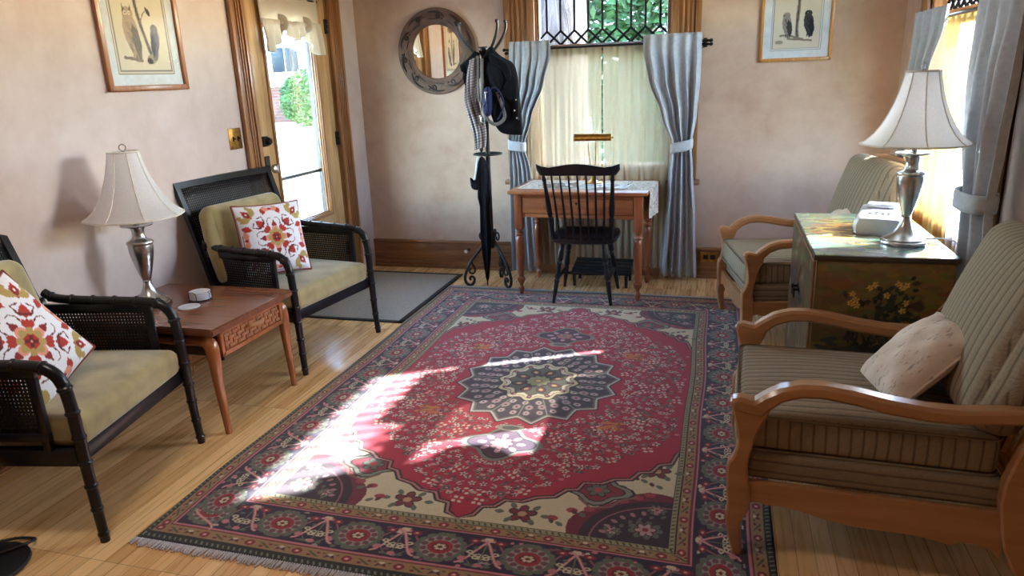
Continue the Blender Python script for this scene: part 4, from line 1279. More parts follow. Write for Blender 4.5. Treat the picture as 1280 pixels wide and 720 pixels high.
# outlet in the baseboard, door stop
t = empty('wall_outlet', (-.045, BW-.026, .165)); t.rotation_euler = (0, 0, -PI/2); tag(t, 'horizontal metal outlet plate in the back baseboard beside the curtain', 'outlet')
m = MB(); m.lohi((0, -.062, -.038), (.005, .062, .038), .003); m.build('plate', M['brass'], t)
m = MB()
for y in (-.025, .025):
    m.lohi((.004, y-.018, -.017), (.0075, y+.018, .017), .004)
m.build('socket', M['dark_bronze'], t)
t = empty('door_stop', (-1.925, BW-.026, .165)); t.rotation_euler = (0, 0, -PI/2); tag(t, 'small brown door stop with white tip on the back baseboard', 'door stop')
m = MB(); m.lathe([(0,0), (.014,0), (.014,.004), (.007,.01), (.006,.055), (.010,.057), (.010,.062), (0,.063)], 16, (0,0,0), rotm(y=PI/2)); m.build('post', M['dark_bronze'], t)
m = MB(); m.lathe([(0,.06), (.012,.06), (.013,.07), (.009,.078), (0,.079)], 16, (0,0,0), rotm(y=PI/2)); tag(m.build('bumper', M['white_plastic'], t), 'white rubber tip')

# ------------------------------------------------------------------ curtains
def smoothstep(t): t = max(0, min(1, t)); return t*t*(3-2*t)
def curtain_sheet(m, keys, nf, out, nu=90, nv=60, seed=1, hang=0.):
    """keys: (z, centre, width, fold depth, stand-off) from the top down; out(s, d, z) -> point"""
    r = random.Random(seed); ph = [r.uniform(0, 6.28) for _ in range(4)]
    zt, zb = keys[0][0], keys[-1][0]
    def at(z):
        for a, b in zip(keys, keys[1:]):
            if z <= a[0]+1e-9 and z >= b[0]-1e-9:
                t = (a[0]-z)/(a[0]-b[0]); t = .35*t+.65*smoothstep(t)
                return [x+(y-x)*t for x, y in zip(a[1:], b[1:])]
        return list(keys[-1][1:])
    def fn(u, v):
        z = zt+(zb-zt)*v
        c, w, am, d0 = at(z)
        uu = u+.012*math.sin(2*PI*nf*.5*u+ph[1]+3*v)
        f = math.sin(2*PI*nf*uu+ph[0])+.35*math.sin(2*PI*(nf*.5)*uu+ph[2]+2*v)+.12*math.sin(2*PI*nf*2*uu+ph[3]+1.5*v)
        s = c+w*(u-.5)+.15*am*math.cos(2*PI*nf*uu+ph[0])
        return Vector(out(s, d0+am*f, z+(hang*math.sin(2*PI*nf*uu+ph[2])*v**6)))
    m.grid(nu, nv, fn)
def back_out(s, d, z): return (s, BW-d, z)
def right_out(s, d, z): return (RW-d, s, z)
ROD = 1.672
def tied_curtain(name, label, group, out, keys, nf, tie, seed):
    t = empty(name, out(keys[-1][1], .12, 0)); tag(t, label, 'curtain', group)
    o0 = Vector(t.location)
    m = MB(); curtain_sheet(m, keys, nf, lambda s, d, z: Vector(out(s, d, z))-o0, seed=seed, hang=.008)
    m.build('curtain_panel', M['curtain'], t, 70, solid=.003)
    m = MB(); z, c, w, d, d0 = tie
    ring = []
    n = 28
    for k in range(n):
        a = 2*PI*k/n; ring.append((c+w*math.copysign(abs(math.cos(a))**.7, math.cos(a)), d0+d*math.copysign(abs(math.sin(a))**.8, math.sin(a)), math.cos(a)))
    lay = []
    for dz, k in ((.036, 1.0), (.018, 1.04), (-.018, 1.04), (-.036, 1.0), ):
        lay.append([Vector(out(c+(s-c)*k, d0+(dd-d0)*k, z+dz+tie_slope*q))-o0 for s, dd, q in ring])
    m.rings(lay, False, True)
    tag(m.build('tieback', M['curtain'], t, 70, solid=.004), 'cloth tieback band')
    return t
tie_slope = -.012
tied_curtain('curtain', 'pale grey curtain tied back at the left of the desk window, behind the coat rack', 'pale grey tied curtains', back_out,
    [(1.735, -1.345, .30, .009, .118), (1.64, -1.345, .31, .010, .118), (1.45, -1.375, .27, .020, .12), (1.20, -1.435, .19, .024, .125), (1.0, -1.462, .115, .020, .12), (.80, -1.445, .17, .022, .11), (.45, -1.43, .21, .024, .10), (.03, -1.42, .24, .026, .10)], 5, (1.0, -1.462, .064, .05, .12), 3)
tie_slope = .02
tied_curtain('curtain', 'pale grey curtain tied back at the right of the desk window, reaching the floor', 'pale grey tied curtains', back_out,
    [(1.738, -.345, .39, .009, .118), (1.64, -.345, .39, .011, .120), (1.45, -.325, .35, .026, .12), (1.20, -.285, .24, .028, .125), (.985, -.262, .135, .022, .12), (.80, -.262, .17, .024, .11), (.45, -.26, .22, .028, .10), (.03, -.262, .27, .030, .10)], 5, (.985, -.262, .073, .05, .12), 5)
tie_slope = .0
tied_curtain('curtain', 'pale grey curtain behind the lamp, at the far side of the right window', 'pale grey tied curtains', right_out,
    [(1.745, 4.24, .62, .009, .118), (1.65, 4.24, .60, .011, .120), (1.45, 4.30, .48, .026, .115), (1.2, 4.40, .28, .026, .12), (.97, 4.45, .15, .022, .115), (.75, 4.44, .18, .022, .11), (.40, 4.43, .22, .022, .10), (.04, 4.43, .24, .024, .10)], 7, (.96, 4.45, .08, .055, .115), 8)
tied_curtain('curtain', 'pale grey curtain tied back at the near side of the bright right window', 'pale grey tied curtains', right_out,
    [(1.745, 3.25, .50, .009, .120), (1.65, 3.25, .50, .012, .122), (1.45, 3.24, .46, .026, .125), (1.2, 3.22, .38, .028, .13), (.965, 3.20, .25, .026, .125), (.75, 3.20, .27, .026, .115), (.40, 3.20, .28, .026, .105), (.04, 3.20, .30, .026, .10)], 4, (.965, 3.20, .125, .06, .125), 12)

def rod_pair(name, label, out, a, b, z):
    t = empty(name, out((a+b)/2, .06, z)); tag(t, label, 'curtain rod', 'dark double curtain rods')
    o0 = Vector(t.location); P = lambda s, d, zz: Vector(out(s, d, zz))-o0
    for d, zz, nm in ((.090, z+.010, 'front_rod'), (.045, z-.012, 'back_rod')):
        m = MB(); m.cyl(P(a, d, zz), P(b, d, zz), .009, n=12); m.ball(P(a, d, zz), .013, n=8); m.ball(P(b, d, zz), .013, n=8)
        m.build(nm, M['dark_bronze'], t)
    for s in (a+.04, b-.04):
        m = MB(); m.cyl(P(s, .0, z), P(s, .095, z), .006, n=8); p, q = P(s-.012, 0, z-.03), P(s+.012, .006, z+.03); m.lohi([min(x,y) for x, y in zip(p, q)], [max(x,y) for x, y in zip(p, q)], .002)
        m.build('bracket', M['dark_bronze'], t)
rod_pair('curtain_rod', 'dark double curtain rod over the window behind the desk', back_out, -1.545, -.09, 1.672)
rod_pair('curtain_rod', 'dark double curtain rod over the bright right-hand window', right_out, 2.98, 4.62, 1.690)

def sheer(name, label, out, c0, c1, zt, zb, nf, mat, seed, am=.011, d=.070, group='sheer curtains'):
    t = MB(); c, w = (c0+c1)/2, c1-c0
    curtain_sheet(t, [(zt+.02, c, w, am*.25, d-.004), (zt-.05, c, w, am*.5, d), ((zt+zb)/2, c, w, am, d), (zb, c, w, am*1.3, d)], nf, out, nu=int(nf*12), nv=24, seed=seed)
    o = t.build(name, mat, None, 80, solid=.0)
    return tag(o, label, 'sheer curtain', group)
sheer('sheer_curtain', 'cream sheer curtain covering the left half of the desk window', back_out, -1.40, -.835, 1.66, .08, 11, M['sheer'], 21)
sheer('sheer_curtain', 'cream sheer curtain covering the right half of the desk window', back_out, -.825, -.30, 1.66, .08, 10, M['sheer'], 22)
sheer('sheer_curtain', 'gold-tinted sheer at the far end of the right window', right_out, 3.70, 4.56, 1.675, .10, 10, M['sheer_gold'], 23)
sheer('sheer_curtain', 'bright thin white sheer in the middle of the right window', right_out, 3.36, 3.69, 1.675, .10, 4, M['sheer_white'], 24)

# oatmeal swag valance on the front door glass
t = lroot('door_valance'); tag(t, 'oatmeal cloth swag valance tied over the glass of the front door', 'valance')
vy0, vy1 = Ly(4.12), Ly(4.80)
m = MB()
m.grid(40, 10, lambda u, v: Vector((.018+.010*math.sin(26*u+2*v)*(.3+.7*v), vy0+(vy1-vy0)*u, 2.06-.19*v)))
def swag(u, v):
    y = vy0+(vy1-vy0)*u; ties = (.30, .72)
    d = min(abs(u-x) for x in ties)
    drop = .055+.07*abs(math.sin(PI*(u-.30)/.42)) if .30 < u < .72 else (.10+.10*min(1, d/.2) if u < .5 else .12+.09*min(1, d/.12))
    pin = max(0, 1-d/.09)
    z = 1.90-drop*v
    yy = y+((ties[0] if abs(u-ties[0]) < abs(u-ties[1]) else ties[1])-u)*(vy1-vy0)*.55*pin*(1-v)*.9
    return Vector((.034+.022*math.sin(58*u+1.5*v)*(.25+.75*v)+.012*v*(1-pin), yy, z))
m.grid(90, 16, swag)
m.build('valance_cloth', M['valance'], t, 80, solid=.0025)
for u in (.30, .72):
    y = vy0+(vy1-vy0)*u; m = MB()
    m.tube([(.012, y, 1.92), (.062, y, 1.905), (.066, y, 1.86), (.012, y, 1.845)], [.02]*4, 10, smooth=4, flat=.3); m.build('valance_tie', M['valance'], t)
m = MB(); m.cyl((.014, vy0-.02, 2.045), (.014, vy1+.02, 2.045), .006); m.build('valance_rod', M['dark_bronze'], t)

# ------------------------------------------------------------------ writing desk
DX, DY, DR = -.90, 4.945, math.radians(-2.6)
t = empty('writing_desk', (DX, DY, .0045), DR); tag(t, 'red pine writing desk with one drawer and turned legs under the back window', 'desk')
HX, HY = .475, .285
m = MB(); m.lohi((-HX, -HY, .722), (HX, HY, .745), .006); m.build('desktop', M['pine'], t)
m = MB()
m.lohi((-HX+.09, -HY+.045, .575), (-HX+.10, -HY+.05, .722))
m.lohi((-HX+.09, -HY+.04, .695), (HX-.09, -HY+.058, .722), .002); m.lohi((-HX+.09, -HY+.04, .56), (HX-.09, -HY+.058, .585), .002)
m.lohi((-HX+.09, HY-.058, .56), (HX-.09, HY-.04, .722), .002)
for sx in (-1, 1): m.lohi((sx*(HX-.062)-.009, -HY+.09, .56), (sx*(HX-.062)+.009, HY-.09, .722), .002)
m.lohi((-HX+.07, -HY+.06, .56), (HX-.07, HY-.06, .57))
m.build('apron', M['pine'], t)
m = MB(); m.lohi((-HX+.095, -HY+.036, .588), (HX-.095, -HY+.056, .693), .004)
dro = m.build('drawer', M['pine'], t)
for x in (-.215, .215):
    m = MB(); m.lathe([(.009,0), (.009,.010), (.016,.016), (.020,.024), (.017,.032), (0,.035)], 18, (x, -HY+.036, .640), rotm(x=PI/2)); m.build('knob', M['pine_leg'], dro)
m = MB(); m.lathe([(0,0), (.008,0), (.008,.003), (0,.004)], 14, (0, -HY+.037, .662), rotm(x=PI/2)); m.lohi((-.003, -HY+.032, .650), (.003, -HY+.0345, .662)); m.build('keyhole', M['dark_bronze'], dro)
for sx in (-1, 1):
    for sy in (-1, 1):
        x, y = sx*(HX-.062), sy*(HY-.062); m = MB()
        m.box((x, y, .60), (.058, .058, .245), .004)
        m.lathe([(.026,.48), (.030,.475), (.021,.46), (.019,.452), (.028,.445), (.030,.437), (.022,.428), (.020,.42), (.027,.405), (.030,.36), (.029,.27), (.023,.17), (.018,.135), (.017,.128), (.027,.120), (.029,.108), (.024,.092), (.014,.075), (.012,.062), (.019,.050), (.021,.036), (.017,.018), (.013,.0)], 20, (x, y, 0))
        m.build('leg', M['pine_leg'], t)
# lace runner hanging over the right end
rl = Canvas(1.10, .40, .004, (196,188,172)); r = random.Random(4)
for i in range(900):
    x, y = r.uniform(-.55,.55), r.uniform(-.2,.2); rl.ell(x, y, .009, .006, r.choice([(112,106,100), (226,220,208), (140,132,124), (222,214,200)]), r.uniform(0,3))
rl.line([(-.54,-.19), (.54,-.19), (.54,.19), (-.54,.19)], .012, (226,218,204), True)
n = 150; U, V = np.meshgrid(np.linspace(-.44, .66, n), np.linspace(-.18, .22, 50))
def runner(u, v):
    e = HX+.002
    if u < e-.01: return (u, v, .7500)
    q = u-(e-.01); r0 = .012
    if q < r0*PI/2: a = q/r0; return (e-.01+r0*math.sin(a), v, .7500-r0+r0*math.cos(a))
    q -= r0*PI/2; return (e+.002+.006*math.sin(v*40)*min(1, q*8), v, .7500-r0-q-.03*(v+.18)/.4*(q/.16))
PR = np.array([[runner(U[j,i], V[j,i]) for i in range(n)] for j in range(50)])
ro = grid_mesh('table_runner', PR, rl.sample(n, 50), attr_mat('lace_cloth', .9, .3, 300), None)
ro.location = (DX, DY, 0); ro.rotation_euler = (0, 0, DR); tag(ro, 'pale lace runner across the desk, hanging over its right end', 'runner')
_sm = ro.modifiers.new('thickness', 'SOLIDIFY'); _sm.thickness = .0015; _sm.offset = 1

# brass desk lamp
t = empty('desk_lamp', (-.845, 5.00, .7515)); tag(t, 'small brass desk lamp with long horizontal shade on the desk', 'lamp')
m = MB(); m.lathe([(0,0), (.062,0), (.065,.006), (.06,.014), (.035,.02), (.02,.032), (.016,.05), (.02,.06), (.012,.072), (.008,.08), (0,.081)], 28); m.build('lamp_base', M['brass'], t)
m = MB()
for x in (-.022, .012): m.tube([(x*.4, 0, .075), (x, .0, .14), (x*1.5, -.01, .245), (x*1.5, -.02, .29)], .0038, 8, smooth=4)
m.cyl((-.04, 0, .11), (.055, 0, .105), .0045); m.ball((.055, 0, .105), .009, n=8); m.ball((-.04, 0, .11), .007, n=8)
m.build('lamp_arm', M['brass'], t)
m = MB()
def sh(a, x, r): return Vector((x, -.02+r*math.cos(a), .315+r*math.sin(a)))
an = [-.35+ (PI+.7)*k/14 for k in range(15)]
for rr, x0, x1 in ((.036, -.125, .125),):
    out_ = [[sh(a, x0, rr) for a in an]+[sh(a, x0, rr-.003) for a in reversed(an)], [sh(a, x1, rr) for a in an]+[sh(a, x1, rr-.003) for a in reversed(an)]]
    m.rings(out_, True, True)
for x in (-.127, .127): m.rings([[sh(a, x+d, .0365) for a in an] for d in (-.002, .002)], True, True)
m.cyl((.127, -.02, .322), (.142, -.02, .322), .006)
m.build('lamp_shade', M['brass'], t)
m = MB(); m.cyl((-.10, -.02, .318), (.10, -.02, .318), .010); tag(m.build('tube_bulb', plain('frosted_tube', (.8,.8,.78), None, 30, rough=.4), t), 'white tube bulb')

# magazines lying on the desk
def magazine(loc, rz, w, h, label, cols):
    c = Canvas(w, h, .004, cols[0]); r = random.Random(int(w*1000))
    for i in range(26): c.ell(r.uniform(-w/2,w/2), r.uniform(-h/2,h/2), r.uniform(.01,.05), r.uniform(.006,.03), r.choice(cols), r.uniform(0,3))
    ny, nx = 40, 56
    X, Y = np.meshgrid(np.linspace(-w/2, w/2, nx), np.linspace(-h/2, h/2, ny))
    Z = .006+.006*np.exp(-(X/.05)**2)+.008*(np.abs(X)/(w/2))**3*(.5+.5*np.sin(8*Y))
    t = empty('magazine', loc, rz); tag(t, label, 'magazine')
    grid_mesh('cover', np.stack([X, Y, Z], -1), c.sample(nx, ny), attr_mat('glossy_page', .25, 0, vary=0), t)
    m = MB(); m.lohi((-w/2+.002, -h/2+.002, .0), (w/2-.002, h/2-.002, .0055), .001); m.build('pages', M['white_paint'], t)
magazine((-1.06, 4.88, .7525), .25, .24, .19, 'dark glossy magazine lying at the left on the lace runner', [(50,52,60), (190,196,206), (90,94,106), (30,32,38)])
magazine((-.74, 4.86, .7525), -.1, .30, .18, 'pale blue open magazine lying on the lace runner behind the chair', [(176,188,200), (120,130,144), (220,226,232), (90,96,110)])

# ------------------------------------------------------------------ black spindle-back chair at the desk
t = empty('windsor_chair', (-.857, 4.76, .0068), math.radians(1)); tag(t, 'black spindle-back wooden chair pulled up to the writing desk', 'chair')
m = MB()
seat = sp2([(-.215,-.13), (-.19,-.185), (-.10,-.205), (0,-.208), (.10,-.205), (.19,-.185), (.215,-.13), (.225,0), (.222,.12), (.19,.195), (.08,.215), (0,.218), (-.08,.215), (-.19,.195), (-.222,.12), (-.225,0)], 4)
def lay(k, z): return [Vector((x*k, y*k, z(x*k, y*k) if callable(z) else z)) for x, y in seat]
dish = lambda x, y: .452-.014*max(0, 1-((x/.19)**2+(y/.19)**2))
m.rings([lay(.90, .408), lay(.99, .418), lay(1.0, .434), lay(.985, .447), lay(.95, .452), lay(.8, dish), lay(.55, dish), lay(.25, dish), lay(.02, dish)], True, True)
m.build('seat', M['black'], t)
bkp = lambda x, z: (x*(1+.16*(z-.45)/.5), -.165-.165*max(0,(z-.45)/.5)**1.15-.035*(1-(x/.24)**2)*1.0, z)
for sx in (-1, 1):
    m = MB(); zz = [.44, .50, .56, .585, .60, .62, .68, .76, .83, .855, .87, .90]; rr = [.012,.014,.017,.019,.013,.018,.018,.014,.011,.016,.011,.010]
    m.tube([bkp(sx*.192, z) for z in zz], rr, 12, smooth=2); m.build('back_post', M['black'], t)
for k in range(7):
    x = -.155+.31*k/6
    m = MB(); m.tube([bkp(x*(.95), z) for z in (.44, .55, .66, .78, .90)], [.0065,.0078,.008,.007,.0055], 8, smooth=2); m.build('spindle', M['black'], t)
m = MB(); rs = []
for i in range(25):
    u = -1+2*i/24; x = .262*u
    h0 = .887-.012*u*u+.010*abs(u)**4; top = .952-.022*math.sin(PI*abs(u))**1*1.0*(abs(u) > .3)*1+.014*max(0, 1-abs(u)/.35)-.004
    top = .945+.016*math.cos(u*PI*1.0)*(1 if abs(u) < .75 else .4)+(.018*max(0, (abs(u)-.8)/.2)); 
    if abs(u) > .93: h0 += (abs(u)-.93)/.07*.03
    y = -.350+.050*u*u
    rs.append([Vector((x, y-.012-.006, h0)), Vector((x, y+.012-.004, h0)), Vector((x, y+.012-.018, (h0+top)/2)), Vector((x, y+.008-.030, top)), Vector((x, y-.010-.030, top)), Vector((x, y-.014-.016, (h0+top)/2))])
m.rings(rs, True, True); m.build('crest_rail', M['black'], t, 60)
LEGP = lambda a, b, s: Vector(a).lerp(Vector(b), s)
for sx, sy in ((-1,-1), (1,-1), (-1,1), (1,1)):
    a = (sx*.135, sy*.135, .425); b = (sx*.195, -.205 if sy < 0 else .205, 0)
    ss = [0,.1,.22,.30,.33,.36,.40,.5,.58,.61,.64,.68,.8,1]; rr = [.012,.014,.019,.020,.014,.019,.014,.018,.020,.014,.019,.016,.015,.010]
    m = MB(); m.tube([LEGP(a, b, s) for s in ss], rr, 12, smooth=2); m.build('leg', M['black'], t)
for sx in (-1, 1):
    m = MB(); m.tube([(sx*.172, -.175, .16), (sx*.172, 0, .16), (sx*.172, .175, .16)], [.008,.014,.008], 10, smooth=4); m.build('stretcher', M['black'], t)
m = MB(); m.tube([(-.172, 0, .16), (0, 0, .16), (.172, 0, .16)], [.008,.014,.008], 10, smooth=4); m.build('stretcher', M['black'], t)

t = empty('foot_rest', (-.80, 5.11, 0), -.02); tag(t, 'low black slatted footrest on the floor under the desk', 'footrest')
m = MB()
for k in range(5): m.box((0, -.10+.05*k, .105+.012*k), (.43, .040, .012), .003, rotm(x=.235))
m.build('slats', M['black_matt'], t)
for sx in (-1, 1):
    m = MB(); m.prism([(-.125,.09), (-.125,.075), (-.11,0), (-.09,0), (-.08,.07), (.08,.11), (.09,0), (.115,0), (.125,.14), (.125,.15)], .018, lambda u, v, w, sx=sx: (sx*.19+w, u, v)); m.build('foot_frame', M['black_matt'], t)

# ------------------------------------------------------------------ coat rack
t = empty('coat_rack', (-1.60, 4.955, 0)); tag(t, 'black iron coat rack with scroll feet between the mirror and the window', 'coat rack')
m = MB(); m.cyl((0,0,.30), (0,0,1.66), .0165, n=14); m.lathe([(.0165,1.64), (.03,1.66), (.03,1.675), (.022,1.68), (.022,1.69), (.034,1.695), (.034,1.70), (0,1.702)], 16); m.lathe([(.024,.305), (.028,.315), (.028,.40), (.022,.41), (.0165,.412)], 16); m.ball((0,0,.30), .024, n=8); m.build('pole', M['black_matt'], t)
for a in (-.62, -2.62, 1.5):
    ca, sa = math.cos(a), math.sin(a); m = MB()
    def Q(r, z): return (r*ca, r*sa, z)
    m.tube([Q(.02,.35), Q(.06,.31), Q(.11,.255), Q(.165,.19), (.2*ca,.2*sa,.125), Q(.215,.07), Q(.205,.03), Q(.175,.012), Q(.15,.03), Q(.145,.06), Q(.162,.078), Q(.178,.066), Q(.172,.052)], [.011]*9+[.009]*4, 8, smooth=4)
    m.tube([Q(.165,.19), Q(.15,.165), Q(.135,.125), Q(.15,.10), Q(.175,.108), Q(.178,.13), Q(.165,.138)], .007, 8, smooth=4)
    m.tube([Q(.026,.36), Q(.05,.40), Q(.078,.405), Q(.09,.38), Q(.078,.352), Q(.06,.358), Q(.06,.375)], .007, 8, smooth=4)
    m.build('scroll_foot', M['black_matt'], t)
m = MB(); m.tube([(.10*math.cos(2*PI*k/32), .10*math.sin(2*PI*k/32), .972) for k in range(32)], .0065, 8, closed=True)
m.cyl((-.10,0,.972), (.10,0,.972), .005); m.build('umbrella_ring', M['black_matt'], t)
for a, L in ((.2, 1.15), (-.45, 1.0), (3.4, 1.15), (2.9, 1.3)):
    ca, sa = math.cos(a), math.sin(a); m = MB()
    m.tube([(r*ca*L, r*sa*L, z) for r, z in ((.015,1.60), (.05,1.655), (.095,1.715), (.128,1.775), (.142,1.83), (.137,1.855))], [.010,.010,.0095,.009,.0085,.008], 8, smooth=4); m.ball((.137*ca*L, .137*sa*L, 1.858), .012, n=8)
    m.tube([(r*ca, r*sa, z) for r, z in ((.016,1.50), (.05,1.50), (.085,1.52), (.09,1.55))], .006, 8, smooth=4)
    m.build('hook', M['black_matt'], t)
RX, RY = -1.60, 4.955
def hung(name, label, cat, mats, parts, loc=(RX, RY, 0)):
    t = empty(name, loc); tag(t, label, cat)
    for pn, mt, fn in parts:
        m = MB(); fn(m); m.build(pn, mt, t, 60)
    return t
# black jacket on the right-hand hook
def jacket_body(m):
    pl = [(.015,1.60), (.04,1.675), (.075,1.700), (.10,1.672), (.135,1.640), (.175,1.615), (.215,1.590), (.240,1.545), (.258,1.46), (.268,1.36), (.274,1.25), (.276,1.165), (.274,1.108), (.235,1.104), (.18,1.108), (.13,1.120), (.095,1.15), (.065,1.20), (.045,1.27), (.032,1.38), (.022,1.50)]
    m.inflate(sp2(pl, 3), .050, lambda u, v, w: (u, -.055-w+.014*math.sin(11*v+9*u)+.010*math.sin(34*u), v), 7, wr=.10, seed=2, p=.32)
def jacket_flap(m):
    m.inflate(sp2([(.075,1.655), (.11,1.640), (.16,1.612), (.205,1.575), (.225,1.50), (.215,1.455), (.195,1.47), (.17,1.53), (.12,1.57), (.08,1.60)], 3), .020, lambda u, v, w: (u, -.098-w, v), 4, wr=.06, seed=4, p=.3)
def pocket_flap(m):
    m.inflate([(.222,1.36), (.266,1.35), (.268,1.205), (.228,1.21)], .012, lambda u, v, w: (u, -.100-w, v), 4, p=.25)
def snaps(m):
    for u, v in ((.243,1.275), (.258,1.225), (.256,1.345)): m.ball((u, -.119, v), .006, n=8, sc=(1,.5,1))
hung('jacket', 'black jacket hanging at the right of the coat rack, over the curtain', 'jacket', None, [('jacket_body', M['black_cloth'], jacket_body), ('jacket_flap', M['black_cloth'], jacket_flap), ('pocket_flap', M['black_cloth'], pocket_flap), ('snap', M['white_plastic'], snaps)])
# dark bundle on the left hooks
def bundle(m):
    pl = [(-.018,1.66), (-.045,1.675), (-.075,1.655), (-.10,1.63), (-.135,1.600), (-.155,1.585), (-.15,1.555), (-.128,1.55), (-.138,1.50), (-.12,1.44), (-.128,1.40), (-.108,1.345), (-.085,1.36), (-.075,1.42), (-.05,1.44), (-.02,1.52)]
    m.inflate(pl, .050, lambda u, v, w: (u, -.035-w+.012*math.sin(30*u+14*v), v), 6, wr=.14, seed=9, p=.35)
hung('cap', 'black cloth cap hanging on the left hooks of the coat rack', 'cap', None, [('cap_body', M['black_cloth'], bundle)])
# checked scarf
sc_c = Canvas(.16, 1.1, .002, (182,172,174))
for i in range(36):
    b = sc_c.a[np.searchsorted(sc_c.y, -.55+.031*i):np.searchsorted(sc_c.y, -.55+.031*i+.014)]; b *= .45
for i in range(6):
    x = -.08+.028*i; a = sc_c.a[:, np.searchsorted(sc_c.x, x):np.searchsorted(sc_c.x, x+.012)]; a *= .42
nU, nV = 40, 260; pts = np.zeros((nV, nU, 3))
path = [(-.045,1.62), (-.065,1.53), (-.07,1.42), (-.062,1.32), (-.045,1.22), (-.03,1.12), (-.028,1.02)]
pp, _ = spline([Vector((x, 0, z)) for x, z in path], [1]*len(path), 44)
for j in range(nV):
    q = pp[int((len(pp)-1)*(1-j/(nV-1)))]; v = j/(nV-1); wd = .026+.020*math.sin(PI*min(1, .25+v*.8))
    for i in range(nU):
        u = -1+2*i/(nU-1); pts[j, i] = (q.x+wd*u+.006*math.sin(9*v), -.105-.018*math.cos(u*2.4)-.010*math.sin(9*u+6*v), q.z+.012*u)
t = empty('scarf', (RX, RY, 0)); tag(t, 'black and white checked scarf hanging down the front of the coat rack', 'scarf')
so = grid_mesh('scarf_cloth', pts, sc_c.sample(nU, nV), attr_mat('checked_wool', .9, .3, 300), t)
_sm = so.modifiers.new('thickness', 'SOLIDIFY'); _sm.thickness = .012; _sm.offset = 0
m = MB()
for k in range(9): 
    x = -.078+.006*k; m.tube([(x, -.118, 1.43), (x+.004*math.sin(k), -.120, 1.38), (x+.004*math.cos(k), -.118, 1.335)], .0022, 5)
tag(m.build('scarf_fringe', M['fringe'], t), 'pale fringe')
# grey strap bag and blue lanyard
def strap(m):
    m.tube([(.025,-.115,1.62), (.020,-.122,1.45), (.018,-.126,1.33), (.04,-.128,1.24), (.09,-.13,1.19), (.14,-.128,1.195), (.175,-.126,1.24), (.15,-.124,1.33), (.125,-.12,1.40)], .012, 10, smooth=6, flat=.35)
def strap2(m): m.tube([(-.005,-.115,1.64), (-.008,-.122,1.45), (-.006,-.12,1.34)], .010, 10, smooth=5, flat=.35)
hung('shoulder_strap', 'grey webbing strap looped in front of the black jacket', 'strap', None, [('webbing', M['grey_strap'], strap), ('webbing_end', M['grey_strap'], strap2)])
def pouch(m):
    m.inflate(sp2([(.045,1.42), (.085,1.43), (.095,1.36), (.085,1.255), (.045,1.245), (.03,1.30)], 4), .03, lambda u, v, w: (u, -.150-w, v), 4, wr=.08, seed=5)
def loop(m): m.tube([(.08,-.15,1.41), (.12,-.15,1.43), (.165,-.15,1.38), (.175,-.148,1.31), (.15,-.148,1.25), (.13,-.148,1.22)], .005, 8, smooth=6)
def zipper(m): m.box((.062,-.182,1.37), (.006,.004,.06), .001); m.box((.066,-.184,1.40), (.02,.004,.008), .001)
hung('pouch', 'blue cloth pouch with blue cord loop in front of the black jacket', 'pouch', None, [('pouch_body', M['navy_cloth'], pouch), ('cord_loop', M['navy_cloth'], loop), ('zipper', M['steel'], zipper)])
t = empty('key_ring', (RX+.012, RY-.15, 1.19)); tag(t, 'small steel snap ring hanging low on the coat rack strap', 'key ring')
m = MB(); m.tube([(.017*math.cos(2*PI*k/20), 0, .017*math.sin(2*PI*k/20)) for k in range(20)], .003, 6, closed=True); m.build('ring', M['steel'], t)
m = MB(); m.cyl((0,0,.015), (0,0,.055), .006); m.ball((0,0,.055), .009, n=8); m.tube([(0,0,.055), (0,.01,.10), (-.003,.02,.15)], .004, 6); m.build('snap_clasp', M['steel'], t)
# folded umbrella in the ring
t = empty('umbrella', (RX-.035, RY-.035, 0)); tag(t, 'black folded umbrella hanging from the coat rack ring down to the floor', 'umbrella')
m = MB()
def um(a): return 1+.16*math.sin(5*a)+.08*math.sin(11*a)
m.lathe([(.004,.03), (.012,.06), (.03,.25), (.036,.40), (.032,.52), (.03,.60), (.042,.66), (.040,.70), (.034,.735), (.036,.76), (.044,.80), (.040,.86), (.03,.91), (.016,.945), (.008,.955)], 40, mod=um); m.build('canopy', M['black_cloth'], t, 70)
m = MB(); m.cyl((0,0,.0), (0,0,1.0), .005); m.lathe([(.008,.99), (.013,1.0), (.013,1.07), (.008,1.08)], 12); m.tube([(0,0,1.07), (0,0,1.11), (-.012,0,1.135), (-.035,0,1.14), (-.05,0,1.115)], .009, 8, smooth=4); m.build('shaft', M['black_matt'], t)
def flap(m): m.inflate(sp2([(-.03,.86), (-.055,.78), (-.075,.77), (-.088,.81), (-.082,.74), (-.05,.72), (-.02,.74)], 4), .02, lambda u, v, w: (u, -.02-w, v), 4)
m = MB(); flap(m); m.build('loose_fold', M['black_cloth'], t, 60)
m = MB(); m.tube([(-.01,-.045,.965), (-.022,-.05,.92), (-.03,-.052,.87), (-.045,-.05,.80)], .007, 8, smooth=4, flat=.4); tag(m.build('wrist_strap', M['white_plastic'], t), 'pale wrist strap')

